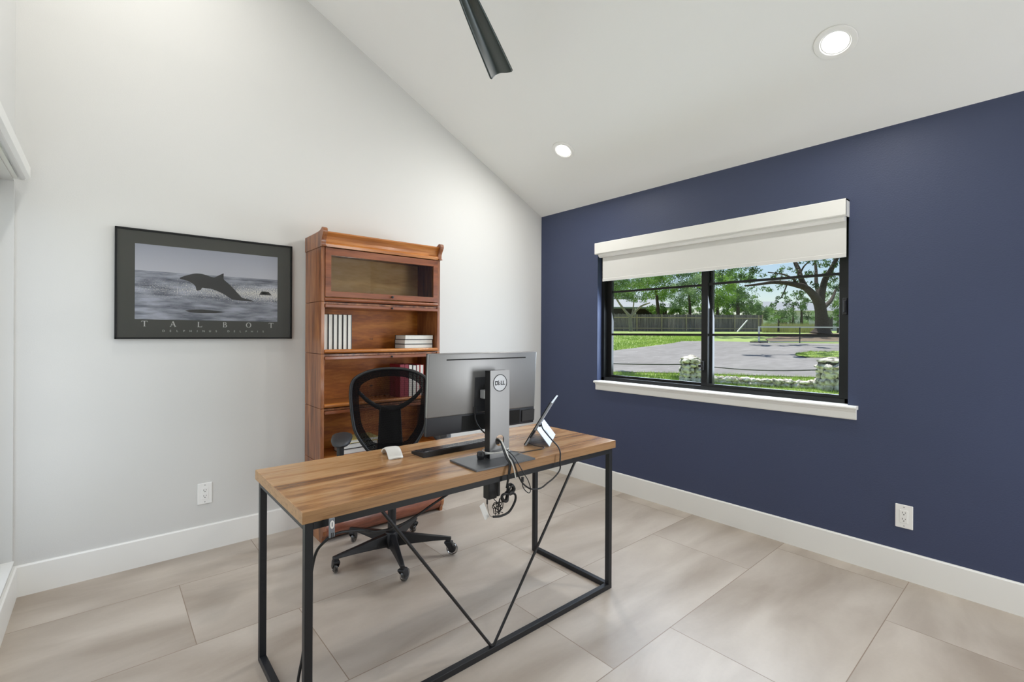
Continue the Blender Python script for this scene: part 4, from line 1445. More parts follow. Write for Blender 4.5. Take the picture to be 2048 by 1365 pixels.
# bundle from the column hole over the front edge to the coil
for i, (dx, dr, lb) in enumerate([(0, 0.0032, 'black cable from the stand hole over the front desk edge, left in the bundle'),
                                  (0.007, 0.0028, 'black cable from the stand hole over the front desk edge, right in the bundle')]):
    cable('monitor_cable', [(-1.957 + dx, -1.735, 0.842), (-1.960 + dx, -1.77, 0.836), (-1.970 + dx, -1.80, 0.812), (-1.982 + dx, -1.835, 0.785), (-1.988 + dx, -1.862, 0.768),
                            (-2.000 + dx, -1.871, 0.735), (-2.004 + dx * 0.6, -1.869, 0.70), (-2.004 + dx * 0.5, -1.862, 0.672)], dr, 'cable_black', lb)
cable('white_cable', [(-1.954, -1.73, 0.848), (-1.956, -1.765, 0.846), (-1.964, -1.80, 0.822), (-1.974, -1.838, 0.792), (-1.976, -1.866, 0.768), (-1.972, -1.875, 0.74), (-1.963, -1.874, 0.704)],
      0.0028, 'cable_white', 'white cable coming out of the stand hole and hanging over the desk edge')
lp_ = []
for k in range(15):
    a = 2 * PI * k / 7.5
    lp_.append((-1.957 + 0.066 * math.cos(a), -1.735 + 0.045 * math.sin(a), 0.786 + 0.010 * math.sin(a * 0.5 + 0.6) + 0.0012 * k))
cable('white_cable', lp_, 0.0022, 'cable_white', 'thin white cord wound in loops round the foot of the monitor stand', k=5)
cable('monitor_cable', [(-2.025, -1.672, 0.965), (-2.026, -1.675, 0.93), (-2.010, -1.682, 0.895), (-1.98, -1.695, 0.862), (-1.957, -1.71, 0.846), (-1.955, -1.73, 0.842)], 0.0034, 'cable_black',
      'black cable running from the left port of the monitor down behind the stand')
MB().box(-2.031, -2.019, -1.678, -1.666, 0.955, 0.985, bev=0.002).build('cable_plug', 'soft_black', [o for o in bpy.data.objects if o.name.startswith('monitor_cable')][-1])
cable('monitor_cable', [(-1.975, -1.672, 0.95), (-1.972, -1.675, 0.92), (-1.966, -1.69, 0.88), (-1.958, -1.712, 0.850)], 0.0024, 'cable_black',
      'thin black cable hanging from the middle port of the monitor behind the stand')
# charger cord of the tablet
Th = tab.matrix_world
cable('charging_cord', [(-1.648, -1.70, 0.872), (-1.652, -1.715, 0.85), (-1.650, -1.745, 0.825), (-1.660, -1.79, 0.805), (-1.675, -1.84, 0.788), (-1.690, -1.868, 0.768), (-1.697, -1.874, 0.735),
                        (-1.698, -1.874, 0.694), (-1.734, -1.874, 0.666), (-1.775, -1.874, 0.650), (-1.81, -1.874, 0.637), (-1.845, -1.875, 0.637), (-1.883, -1.875, 0.647), (-1.923, -1.876, 0.676), (-1.946, -1.877, 0.707), (-1.964, -1.878, 0.742), (-1.972, -1.868, 0.778), (-1.968, -1.835, 0.796)],
      0.0034, 'cable_black', 'thick black charging cord looping from the tablet over the desk edge to the bundle')
cable('usb_cord', [(-1.690, -1.655, 0.776), (-1.682, -1.675, 0.768), (-1.665, -1.71, 0.7635), (-1.66, -1.735, 0.7635), (-1.69, -1.75, 0.7635), (-1.74, -1.745, 0.7635), (-1.80, -1.74, 0.7635), (-1.835, -1.75, 0.772), (-1.88, -1.757, 0.782), (-1.92, -1.78, 0.79)],
      0.0020, 'cable_black', 'thin black cord lying on the desk between tablet and monitor stand')
cable('usb_cord', [(-1.955, -1.80, 0.812), (-1.950, -1.845, 0.79), (-1.945, -1.870, 0.762), (-1.925, -1.878, 0.725), (-1.898, -1.880, 0.685), (-1.884, -1.880, 0.645), (-1.892, -1.880, 0.632), (-1.912, -1.879, 0.645), (-1.927, -1.877, 0.668), (-1.926, -1.874, 0.69)],
      0.0020, 'cable_black', 'thin black cord hanging in a narrow loop below the desk rail with a small plug')
MB().box(-1.930, -1.921, -1.879, -1.870, 0.684, 0.705, bev=0.0015).build('cord_plug', 'soft_black', [o for o in bpy.data.objects if o.name.startswith('usb_cord')][-1])
# coiled bundle
random.seed(7)
pts = []
CXc, CZc = -2.000, 0.652
for k in range(72):
    t = k * 0.62
    # figure of eight loops leaning to the upper right
    tx, tz = math.sin(t) * (0.036 + 0.004 * math.sin(k * 0.37)), math.sin(2 * t) * (0.017 + 0.004 * math.cos(k * 0.23))
    c45, s45 = math.cos(0.72), math.sin(0.72)
    pts.append((CXc + tx * c45 - tz * s45, -1.868 + 0.007 * math.sin(k * 0.41), CZc + tx * s45 + tz * c45))
coil = cable('coiled_cable', pts, 0.0030, 'cable_black', 'coiled black cable bundle hanging just below the front desk rail', k=4)
MB().tube([(CXc + 0.010 * math.cos(a / 10 * 2 * PI), -1.868 + 0.013 * math.sin(a / 10 * 2 * PI), CZc + 0.004 * math.cos(a / 10 * 2 * PI)) for a in range(10)], 0.004, 8, closed=True).build('cable_tie', 'soft_black', coil, smooth=True)
cable('hooked_cable', [(-1.985, -1.862, 0.640), (-1.968, -1.865, 0.643), (-1.957, -1.866, 0.632), (-1.958, -1.866, 0.612), (-1.972, -1.866, 0.590), (-1.992, -1.866, 0.572), (-2.018, -1.866, 0.566), (-2.045, -1.866, 0.566), (-2.075, -1.866, 0.572)], 0.0048, 'cable_black',
      'thick black cord end curving in a hook under the cable bundle', 'cable')
# power adapter under the rail
ad = empty('power_adapter', (-2.028, -1.80, 0.662), label='black power adapter brick hanging under the front desk rail', cat='adapter')
MB().box(-0.034, 0.010, -0.020, 0.020, -0.040, 0.034, bev=0.004).build('adapter_body', 'black_plastic', ad)
MB().box(0.011, 0.027, -0.020, 0.018, -0.035, 0.034, bev=0.004).build('adapter_cover', 'soft_black', ad)
MB().cyl((-0.027, 0, -0.039), (-0.027, 0, -0.062), 0.0035, n=10).build('adapter_prong', 'cable_black', ad)
pts = []
for k in range(40):
    a = k * 0.95
    ra = 0.018 + 0.011 * math.sin(k * 2.1)
    pts.append((-2.008 + math.cos(a) * ra * 0.8 + 0.008 * math.sin(k * 0.35), -1.815 + 0.012 * math.cos(k * 0.7), 0.590 + math.sin(a) * ra * 1.0 - 0.0006 * k))
tg = cable('tangled_cord', [(-2.022, -1.80, 0.621), (-2.018, -1.803, 0.61)] + pts, 0.0018, 'cable_black', 'thin black cord in a tangled knot below the power adapter', k=4, n=6)
tpm = Matrix.Translation((-2.100, -1.84, 0.592)) @ Matrix.Rotation(math.radians(-24), 4, 'Y')
tq = MB().box(-0.012, 0.012, -0.0006, 0.0006, -0.035, 0.035, M=tpm).build('tape_strip', 'tape_white')
tag(tq, 'small strip of whitish tape hanging from a thin cord under the adapter', 'tape')
cable('thin_cord', [(-2.055, -1.80, 0.602), (-2.062, -1.815, 0.585), (-2.068, -1.83, 0.572), (-2.074, -1.85, 0.568), (-2.076, -1.864, 0.572)], 0.0009, 'cable_black', 'hair-thin wire linking the adapter prong to the hooked cord', 'wire', n=6)

# ================================================================== OUTSIDE
def W_(px, py, d):
    """world point on the ray through a photo pixel at forward distance d"""
    return CAM + (FWD + R2 * ((px - 1024) / FPX) - U2 * ((py - 668.25) / FPX)) * d


GP = [(-60, -0.30), (3, -0.30), (12.5, -0.06), (20, 0.36), (27, 0.86), (36, 1.50), (50, 1.62), (70, 2.0), (140, 2.6)]


def gd(d):
    for (a, za), (b, zb) in zip(GP, GP[1:]):
        if d <= b:
            return za + (zb - za) * max(0, (d - a)) / (b - a)
    return GP[-1][1]


def fwd_d(x, y):
    return (x - CAM.x) * FWD.x + (y - CAM.y) * FWD.y


def gz(x, y):
    return gd(fwd_d(x, y))


def on_ground(px, py):
    lo, hi = 4.0, 130.0
    for _ in range(50):
        mid_ = (lo + hi) / 2
        p = W_(px, py, mid_)
        if p.z > gz(p.x, p.y):
            lo = mid_
        else:
            hi = mid_
    return W_(px, py, lo)


def gp(px, d):
    """ground point in the pixel column at distance d"""
    p = W_(px, 668, d)
    return Vector((p.x, p.y, gz(p.x, p.y)))


# lawn terrain
g = MB()
ds = [-6, 0, 3, 6, 8, 10, 12.5, 15, 17.5, 20, 23, 27, 30, 33, 36, 40, 45, 50, 60, 70, 100, 140]
ls_ = [-60 + 4 * k for k in range(31)]


def terr(d, l):
    p = CAM + FWD * d + RT * l
    return (p.x, p.y, gd(d))


vs = [terr(d, l) for d in ds for l in ls_]
n = len(ls_)
fs = []
for j in range(len(ds) - 1):
    for i in range(n - 1):
        q = [j * n + i, j * n + i + 1, (j + 1) * n + i + 1, (j + 1) * n + i]
        if all(vs[k][0] > 0.14 for k in q) or all(vs[k][1] > 0.14 for k in q) or all(vs[k][0] < XL - 0.14 for k in q):
            fs.append(tuple(q))
g.add(vs, fs)
# strips right at the house wall
g.add([(0.14, -8, -0.31), (6, -8, -0.31), (6, 8, -0.31), (0.14, 8, -0.31)], [(0, 1, 2, 3)])
struct('ground_lawn', g, 'lawn', label='sunlit green lawn rising gently away from the window')


def drape(poly_px, up, name, mat, label, nsub=5):
    """ground patch from an outline of photo points, subdivided and laid on the terrain"""
    P = [on_ground(*p) for p in poly_px]
    bm = bmesh.new()
    vs = [bm.verts.new(p) for p in P]
    f_ = bm.faces.new(vs)
    for v in bm.verts:
        v.co.z = 0
    for dk in ds:
        bmesh.ops.bisect_plane(bm, geom=bm.verts[:] + bm.edges[:] + bm.faces[:], plane_co=(CAM.x + FWD.x * dk, CAM.y + FWD.y * dk, 0), plane_no=FWD)
    bmesh.ops.triangulate(bm, faces=bm.faces[:])
    for v in bm.verts:
        v.co.z = gz(v.co.x, v.co.y) + up
    return struct(name, MB().bm(bm), mat, label=label)


drape([(1100, 716), (1225, 703), (1290, 695), (1345, 688), (1362, 684), (1420, 683.5), (1520, 686), (1620, 688), (1760, 690), (1900, 692),
       (1900, 764), (1700, 760), (1640, 757), (1500, 753), (1400, 749), (1300, 747), (1225, 746), (1100, 746)], 0.03, 'ground_driveway', 'asphalt',
      'grey asphalt court and driveway beyond the low stone wall')
drape([(1590, 713), (1612, 708.5), (1680, 705), (1780, 703), (1900, 703), (1900, 722), (1780, 720), (1680, 717), (1610, 717)], 0.06, 'ground_island', 'lawn',
      'grass island in the asphalt behind the right stone pillar')
drape([(1530, 680), (1570, 673), (1620, 668.5), (1700, 668), (1800, 669), (1800, 685), (1700, 685), (1540, 685)], 0.05, 'ground_mulch', 'mulch',
      'brown mulch bed round the foot of the big oak')


# grass blades
def blades(name, mat, n_, sampler, hmin, hmax, wd, label):
    mb = MB()
    for _ in range(n_):
        p = sampler()
        if p is None:
            continue
        a = random.uniform(0, 2 * PI)
        h_ = random.uniform(hmin, hmax)
        l_ = random.uniform(0, 0.5) * h_
        dx_, dy_ = math.cos(a) * wd, math.sin(a) * wd
        b_ = random.uniform(0, 2 * PI)
        o = len(mb.v)
        mb.v += [(p.x - dx_, p.y - dy_, p.z - 0.01), (p.x + dx_, p.y + dy_, p.z - 0.01), (p.x + math.cos(b_) * l_, p.y + math.sin(b_) * l_, p.z + h_)]
        mb.f.append((o, o + 1, o + 2))
    o = mb.build(name, mat)
    tag(o, label, 'grass', kind='stuff')
    return o


random.seed(11)


def s_near():
    return on_ground(random.uniform(1400, 1740), random.uniform(768, 840))


def s_strip():
    x_ = random.uniform(1180, 1720)
    e_ = 746 + 3 * (x_ - 1225) / 175 if x_ < 1400 else 749 + 8 * (x_ - 1400) / 240
    return on_ground(x_, random.uniform(e_ - 0.5, e_ + 22))


def s_left():
    x_ = random.uniform(1150, 1420)
    return on_ground(x_, random.uniform(672, 703 - (x_ - 1225) * 0.123 if x_ < 1290 else max(683.5, 695 - (x_ - 1290) * 0.14)))


blades('grass', 'grass_blade', 16000, s_near, 0.03, 0.09, 0.006, 'short green grass growing in front of the low stone wall')
blades('grass', 'grass_blade', 12000, s_strip, 0.04, 0.11, 0.008, 'green grass strip between the stone wall and the asphalt')
blades('grass', 'grass_blade', 9000, s_left, 0.05, 0.12, 0.02, 'lawn grass beyond the asphalt before the wooden fence')
blades('tall_grass', 'dry_grass', 5000, lambda: gp(random.uniform(1525, 1640), random.uniform(40, 47)), 0.4, 0.95, 0.03, 'pale tall meadow grass beyond the end of the wooden fence')


def s_isl():
    x_ = 1592 + 170 * random.random() ** 1.3
    h_ = min(6.0, (x_ - 1588) * 0.2)
    return on_ground(x_, 711.5 + random.uniform(-h_, h_))


blades('grass', 'grass_blade', 6000, s_isl, 0.06, 0.14, 0.012, 'tufty grass on the island in the asphalt')


# rocks
def rock(mb, c, r, seed):
    rnd = random.Random(seed)
    bm = bmesh.new()
    bmesh.ops.create_icosphere(bm, subdivisions=2, radius=1)
    ax = [rnd.uniform(0.75, 1.25) for _ in range(3)]
    ofs = Vector((rnd.uniform(0, 9), rnd.uniform(0, 9), rnd.uniform(0, 9)))
    from mathutils import noise
    for v in bm.verts:
        k = 1 + 0.28 * noise.noise(v.co * 1.3 + ofs) + 0.12 * noise.noise(v.co * 3 + ofs)
        v.co = Vector((c[0] + v.co.x * k * r[0] * ax[0], c[1] + v.co.y * k * r[1] * ax[1], c[2] + v.co.z * k * r[2] * ax[2]))
    mb.bm(bm)


def pillar(px, d, hgt, wid, label):
    b_ = gp(px, d)
    o_ = empty('stone_pillar', b_, YAW * -1, label=label, cat='pillar', group='stone pillars by the driveway')
    mb = MB()
    MB().box(-wid / 2 * 0.74, wid / 2 * 0.74, -wid / 2 * 0.74, wid / 2 * 0.74, -0.1, hgt * 0.9).build('mortar_core', 'mortar', o_)
    sd_ = int(px)
    z = 0.05
    rnd = random.Random(sd_)
    while z < hgt - 0.1:
        hh2 = rnd.uniform(0.09, 0.14)
        q_ = rnd.uniform(-0.35, 0.35)
        for sx_, sy_ in [(-1, -1), (q_, -1.05), (1, -1), (-1.05, q_), (1.05, -q_), (-1, 1), (-q_, 1.05), (1, 1)]:
            rock(mb, (sx_ * wid * 0.30 + rnd.uniform(-.02, .02), sy_ * wid * 0.30 + rnd.uniform(-.02, .02), z + rnd.uniform(-.02, .02)), (wid * 0.25, wid * 0.25, hh2 * 0.82), rnd.randint(0, 9999))
        z += hh2 * 1.18
    mb.build('stacked_stones', 'rock', o_, smooth=True, angle=30)
    cp = MB()
    rock(cp, (0, 0, hgt - 0.06), (wid * 0.50, wid * 0.48, 0.06), sd_ + 1)
    rock(cp, (wid * 0.08, 0, hgt - 0.02), (wid * 0.32, wid * 0.3, 0.05), sd_ + 2)
    cp.build('cap_stone', 'rock', o_, smooth=True, angle=30)
    return b_


pA = pillar(1381, 13.3, 0.72, 0.46, 'rough stone pillar standing at the left end of the low stone wall')
pB = pillar(1661, 12.0, 0.80, 0.52, 'rough stone pillar with grass behind it near the right window edge')
lw = MB()
random.seed(3)
nst = 46
for k in range(nst):
    t = k / (nst - 1)
    p = gp(1405 + t * 225, 13.1 - t * 0.9)
    for lay in range(2):
        rock(lw, (p.x + random.uniform(-.05, .05), p.y + random.uniform(-.05, .05), p.z + 0.05 + lay * 0.10), (random.uniform(0.07, 0.13), 0.09, random.uniform(0.05, 0.075)), k * 2 + lay)
tag(lw.build('stone_wall', 'rock', smooth=True, angle=30), 'low wall of rough pale stones between the two pillars', 'stone wall')
# rope between the pillars
ra = pA + Vector((0, 0, 0.49))
rb = pB + Vector((0, 0, 0.52))
rp = [ra + (rb - ra) * (k / 10) - Vector((0, 0, 0.09 * math.sin(k / 10 * PI))) for k in range(11)]
tag(MB().tube(rp, 0.014, 8).build('rope', 'rope_grey', smooth=True), 'grey rope slung between the two stone pillars', 'rope')
rc = gp(1120, 14.6) + Vector((0, 0, 0.40))
rp = [ra + (rc - ra) * (k / 10) - Vector((0, 0, 0.03 * math.sin(k / 10 * PI))) for k in range(11)]
tag(MB().tube(rp, 0.014, 8).build('rope', 'rope_grey', smooth=True), 'grey rope running left from the left stone pillar', 'rope')

# sports net
nd = 27.0
na, nb = gp(1518, nd), gp(1722, nd)
ndir = (nb - na)
ntr = empty('sports_net', na, math.atan2(ndir.y, ndir.x), label='low portable black sports net with a white top band on the asphalt', cat='net')
NL = Vector((ndir.x, ndir.y)).length
MB().tube([(0, 0, 0.0), (0, 0, 0.95)], 0.05, 10).build('post', 'net_white', ntr, smooth=True)
MB().tube([(NL, 0, 0.0), (NL, 0, 0.95)], 0.05, 10).build('post', 'net_white', ntr, smooth=True)
MB().tube([(NL * 0.4, 0, 0.0), (NL * 0.4, 0, 0.9)], 0.03, 8).build('centre_post', 'net_black', ntr, smooth=True)
for xx in (0, NL):
    MB().box(xx - 0.5, xx + 0.5, -0.04, 0.04, 0.03, 0.09).box(xx - 0.04, xx + 0.04, -0.5, 0.5, 0.03, 0.09).build('foot', 'net_black', ntr)
MB().box(0.05, NL - 0.05, -0.004, 0.004, 0.12, 0.9).build('net_mesh', 'net_mesh', ntr)
MB().box(0.05, NL - 0.05, -0.008, 0.008, 0.88, 0.95).build('top_band', 'net_white', ntr)
MB().box(0.05, NL - 0.05, -0.01, 0.01, 0.07, 0.12).build('bottom_band', 'net_white', ntr)

# fence
FD = 50
fpx = [1150, 1229, 1266, 1311, 1362, 1404, 1451, 1481, 1523]
fl, frr = gp(1150, 50), gp(1524, 52)
fdir = (frr - fl)
FL = Vector((fdir.x, fdir.y)).length
fen = empty('wooden_fence', fl, math.atan2(fdir.y, fdir.x), label='weathered grey wooden privacy fence at the far side of the lawn', cat='fence')
slope = fdir.z / FL
pl = MB()
x = 0.0
random.seed(5)
while x < FL:
    hgt = 1.86 + random.uniform(-0.04, 0.04)
    z0 = slope * x
    pl.box(x, x + 0.14, -0.012, 0.012, z0 + 0.02, z0 + hgt)
    x += 0.155
pl.build('picket_panel', 'fence_wood', fen)
for zz in (0.35, 1.5):
    MB().add([(0, -0.06, zz - 0.05), (FL, -0.06, zz - 0.05 + slope * FL), (FL, -0.06, zz + 0.05 + slope * FL), (0, -0.06, zz + 0.05),
              (0, -0.014, zz - 0.05), (FL, -0.014, zz - 0.05 + slope * FL), (FL, -0.014, zz + 0.05 + slope * FL), (0, -0.014, zz + 0.05)],
             [(0, 1, 2, 3), (4, 7, 6, 5), (0, 4, 5, 1), (3, 2, 6, 7), (0, 3, 7, 4), (1, 5, 6, 2)]).build('rail', 'fence_post', fen)
k = 0
x = 1.2
while x < FL:
    MB().box(x - 0.05, x + 0.05, -0.12, -0.03, slope * x - 0.05, slope * x + 1.84).build('post', 'fence_post', fen)
    x += 2.75
MB().box(FL - 0.05, FL + 0.06, -0.1, 0.0, slope * FL - 0.05, slope * FL + 1.9).build('post', 'fence_post', fen)

# leaning white pole
pa, pb = gp(1474, 48.5), W_(1494.5, 641, 49.5)
tag(MB().tube([pa, pb], 0.07, 10).build('leaning_pole', 'net_white', smooth=True), 'white pole leaning against the dark end of the wooden fence', 'pole')

# houses
hz0 = gp(1285, 62)
hs = empty('ranch_house', hz0, -YAW, label='low house with a pale grey roof behind the fence at left', cat='house')
MB().box(-5.5, 3.2, 0, 6, -0.5, 3.0).build('wall', 'house_wall', hs)
r_ = MB()
r_.add([(-6.2, -2.2, 2.95), (4.0, -2.2, 2.95), (4.0, 7, 2.95), (-6.2, 7, 2.95), (-4.5, 2.4, 4.25), (2.6, 2.4, 4.25),
        (-6.2, -2.2, 2.80), (4.0, -2.2, 2.80), (4.0, 7, 2.80), (-6.2, 7, 2.80)],
       [(0, 1, 5, 4), (1, 2, 5), (2, 3, 4, 5), (3, 0, 4), (6, 7, 1, 0), (7, 8, 2, 1), (8, 9, 3, 2), (9, 6, 0, 3), (9, 8, 7, 6)])
r_.build('roof', 'roof_grey', hs)
for xx in (-4.4, -1.5, 1.4, 3.8):
    MB().box(xx - 0.08, xx + 0.08, -2.1, -1.94, -0.4, 2.82).build('porch_post', 'house_white', hs)
for xx in (-3.6, -0.4):
    MB().box(xx, xx + 1.5, -0.02, 0.02, 0.8, 2.2).build('window', 'dark_glass', hs)
bz0 = gp(1612, 78)
bs = empty('white_barn', bz0, -YAW, label='long white farm building glimpsed through the leaves behind the oak', cat='barn')
MB().box(-6.0, 7.0, 0, 6, -0.5, 3.4).build('wall', 'house_white', bs)
r_ = MB()
r_.add([(-6.5, -0.7, 3.3), (7.5, -0.7, 3.3), (7.5, 6.7, 3.3), (-6.5, 6.7, 3.3), (-6.5, 3, 5.0), (7.5, 3, 5.0)], [(0, 1, 5, 4), (2, 3, 4, 5), (1, 2, 5), (3, 0, 4), (0, 3, 2, 1)])
r_.build('roof', 'roof_grey', bs)
for xx in (-4.5, -1.0, 3.0):
    MB().box(xx, xx + 1.4, -0.03, 0.02, 0.3, 2.3).build('doorway', 'dark_glass', bs)


# trees
def leaves(buf, c, r, n_, size, rg):
    """n_ small leaf sprays (quads) in an ellipsoid clump, appended to buf as an (n, 4, 3) array"""
    q = rg.normal(size=(n_, 3))
    q /= np.linalg.norm(q, axis=1)[:, None] + 1e-9
    q *= rg.uniform(0.15, 1.0, (n_, 1)) ** 0.6
    p = np.array(c)[None] + q * np.array(r)[None]
    a = rg.normal(size=(n_, 3))
    a /= np.linalg.norm(a, axis=1)[:, None] + 1e-9
    b = np.cross(a, rg.normal(size=(n_, 3)))
    b /= np.linalg.norm(b, axis=1)[:, None] + 1e-9
    s_ = size * rg.uniform(0.6, 1.3, (n_, 1))
    w_ = np.cross(a, b) * s_ * 0.5
    b = b * s_
    buf.append(np.stack([p - b, p - w_, p + b, p + w_], axis=1))


def tree(name, px, d, blobs, trunk, leaf, bark, label, cat='tree', size=0.11, dens=1.0, seed=0, group=None, grow=1.4):
    """blobs: (px, py, rpx, rpy) measured at the tree's distance; trunk: list of limbs [(px,py,rad),...]"""
    b_ = gp(px, d)
    o_ = empty(name, b_, label=label, cat=cat, group=group)
    rnd = random.Random(seed)
    rg = np.random.default_rng(seed)
    cr_ = []
    for (bx, bY, rx, rz, *dz_) in blobs:
        dd_ = d + rnd.uniform(-0.6, 0.6) + (dz_[0] if dz_ else 0)
        rx, rz = rx * grow, rz * grow
        c = W_(bx, bY, dd_) - b_
        rx_m, rz_m = rx * d / FPX, rz * d / FPX
        area = rx_m * rz_m
        nlv = int(area * 4.2 * dens / (size * size)) + 30
        ncl = max(5, int(area * 5))
        cls_ = []
        for _ in range(ncl):
            u = Vector((rnd.gauss(0, 0.5), rnd.gauss(0, 0.5), rnd.gauss(0, 0.5)))
            if u.length > 1.0:
                u = u.normalized()
            cls_.append(c + RT * (u.x * rx_m) + FWD * (u.y * rx_m) + UP * (u.z * rz_m))
        rr_ = 0.30 * math.sqrt(area) + 0.12
        for cl in cls_:
            leaves(cr_, cl, (rr_, rr_, rr_ * 0.75), nlv // ncl + 1, size, rg)
    V_ = np.concatenate(cr_).reshape(-1, 3)
    me_ = bpy.data.meshes.new('foliage')
    me_.from_pydata(V_.tolist(), [], np.arange(len(V_)).reshape(-1, 4).tolist())
    me_.materials.append(MATS[leaf])
    fo_ = bpy.data.objects.new('foliage', me_)
    COL.objects.link(fo_)
    fo_.parent = o_
    tk = MB()
    for limb in trunk:
        pts_ = [W_(a, b, d + (0.0 if len(q) == 0 else q[0])) - b_ for a, b, r__, *q in limb]
        rad = [r__ for a, b, r__, *q in limb]
        P_ = crv(pts_, 4)
        R_ = []
        for i in range(len(rad) - 1):
            for j in range(4):
                R_.append(rad[i] + (rad[i + 1] - rad[i]) * j / 4)
        R_.append(rad[-1])
        tk.tube(P_, R_, 10)
    if trunk:
        tk.build('trunk', bark, o_, smooth=True)
    return o_


# big oak
oak = [
    [(1643, 668, 0.75), (1644, 655, 0.46), (1642, 625, 0.38), (1638, 604, 0.36)],
    [(1638, 608, 0.34), (1628, 592, 0.26, -.3), (1611, 576, 0.22, -.6), (1592, 570, 0.18, -1), (1570, 566, 0.14, -1.5), (1545, 565, 0.11, -2), (1518, 569, 0.08, -2.5), (1490, 572, 0.05, -3)],
    [(1612, 577, 0.2, -.6), (1603, 560, 0.18, -.4), (1597, 540, 0.16, 0), (1590, 524, 0.13, .4), (1584, 500, 0.09, .8)],
    [(1640, 606, 0.3), (1643, 590, 0.24), (1650, 560, 0.2), (1662, 540, 0.17), (1672, 520, 0.14), (1684, 500, 0.1)],
    [(1641, 596, 0.2), (1633, 570, 0.13, .8), (1632, 540, 0.1, 1.4), (1628, 510, 0.07, 2)],
    [(1648, 615, 0.16, .4), (1663, 600, 0.12, 1.2), (1672, 580, 0.09, 2), (1690, 560, 0.06, 3)],
    [(1596, 571, 0.09, -1), (1588, 560, 0.07, -1.2), (1575, 552, 0.05, -1.6), (1560, 548, 0.04, -2), (1536, 545, 0.03, -2.2)],
    [(1600, 548, 0.07, 0), (1608, 533, 0.05, 0), (1618, 524, 0.04, 0)],
    [(1575, 567, 0.05, -1.4), (1569, 582, 0.04, -1.4), (1561, 598, 0.02, -1.4)]]
ob = [(1432, 528, 20, 14), (1462, 530, 20, 14), (1492, 532, 18, 11), (1516, 545, 14, 12), (1440, 556, 17, 10), (1478, 552, 18, 8), (1500, 562, 12, 7),
      (1545, 556, 10, 5), (1562, 552, 10, 5), (1590, 555, 9, 6), (1620, 545, 10, 8), (1612, 522, 16, 8), (1640, 528, 13, 9), (1660, 514, 16, 8), (1682, 528, 12, 12),
      (1672, 556, 10, 9), (1655, 570, 8, 8), (1560, 574, 7, 4), (1566, 590, 8, 6), (1552, 598, 7, 5), (1600, 590, 9, 7), (1615, 602, 8, 6), (1690, 590, 12, 12),
      (1480, 500, 34, 14), (1540, 492, 34, 10), (1600, 490, 34, 14), (1660, 486, 36, 14), (1720, 520, 24, 26), (1740, 560, 22, 20), (1420, 500, 30, 16), (1520, 512, 12, 6), (1575, 541, 12, 6), (1603, 566, 8, 5), (1626, 570, 8, 7), (1652, 548, 10, 8), (1680, 578, 10, 9), (1532, 578, 9, 5), (1545, 612, 9, 5), (1580, 606, 9, 6), (1655, 590, 8, 7), (1636, 512, 14, 7)]
tree('oak_tree', 1643, 33, ob, oak, 'leaf_dark', 'bark', 'big spreading oak with a thick bare trunk near the right window edge', size=0.075, dens=0.95, grow=1.2, seed=2)
# row beyond the fence
tree('shade_tree', 1262, 47.5, [(1240, 575, 20, 22), (1262, 560, 24, 22), (1285, 575, 16, 18), (1250, 545, 26, 18), (1225, 585, 16, 16), (1210, 555, 24, 30), (1265, 600, 9, 7)],
     [[(1262, 664, 0.2), (1260, 640, 0.16), (1262, 632, 0.16)], [(1261, 634, 0.15), (1250, 622, 0.12), (1238, 606, 0.09), (1228, 590, 0.06)],
      [(1262, 633, 0.14), (1272, 622, 0.11), (1284, 612, 0.09), (1300, 606, 0.06)], [(1262, 634, 0.1), (1266, 620, 0.07), (1268, 600, 0.05)]],
     'leaf_mid', 'bark_pale', 'grey-barked forked tree in front of the fence at the left window edge', size=0.075, seed=3)
tree('dense_tree', 1315, 56, [(1300, 552, 24, 20), (1325, 560, 24, 20), (1345, 545, 20, 16), (1310, 585, 18, 14), (1335, 590, 14, 14), (1300, 520, 40, 22), (1350, 515, 30, 20)],
     [[(1318, 664, 0.25), (1316, 620, 0.2), (1312, 580, 0.12)]], 'leaf_bright', 'bark', 'bright green dense tree rising behind the low house roof', size=0.085, seed=4, group='trees beyond the fence')
tree('dense_tree', 1378, 53, [(1365, 600, 16, 16), (1385, 590, 18, 20), (1372, 570, 18, 14), (1395, 615, 12, 12), (1360, 615, 10, 9), (1390, 555, 18, 14)],
     [[(1380, 664, 0.2), (1380, 620, 0.15), (1378, 590, 0.1)]], 'leaf_pale', 'bark', 'pale silvery green tree leaning over the fence left of the window mullion', size=0.08, seed=5, group='trees beyond the fence')
tree('dense_tree', 1432, 54, [(1425, 600, 16, 18), (1445, 590, 18, 20), (1430, 570, 20, 16), (1420, 618, 10, 10), (1460, 575, 14, 14)],
     [[(1435, 664, 0.2), (1435, 620, 0.15), (1434, 590, 0.1)]], 'leaf_bright', 'bark', 'light green tree just right of the window mullion behind the fence', size=0.08, seed=6, group='trees beyond the fence')
tree('dense_tree', 1475, 57, [(1465, 605, 16, 16), (1485, 600, 16, 18), (1478, 580, 16, 14), (1495, 615, 9, 12), (1455, 615, 14, 10)],
     [[(1476, 664, 0.25), (1476, 620, 0.2), (1476, 590, 0.1)]], 'leaf_dark', 'bark', 'dark green dense tree behind the right half of the fence', size=0.085, seed=7, group='trees beyond the fence')
tree('dense_tree', 1500, 72, [(1510, 612, 12, 12), (1522, 618, 12, 9), (1540, 625, 14, 9), (1500, 625, 12, 12), (1530, 640, 16, 8)],
     [[(1515, 664, 0.2), (1515, 625, 0.15)]], 'leaf_pale', 'bark', 'distant pale bush under the patch of open sky', size=0.11, seed=8, group='trees beyond the fence')
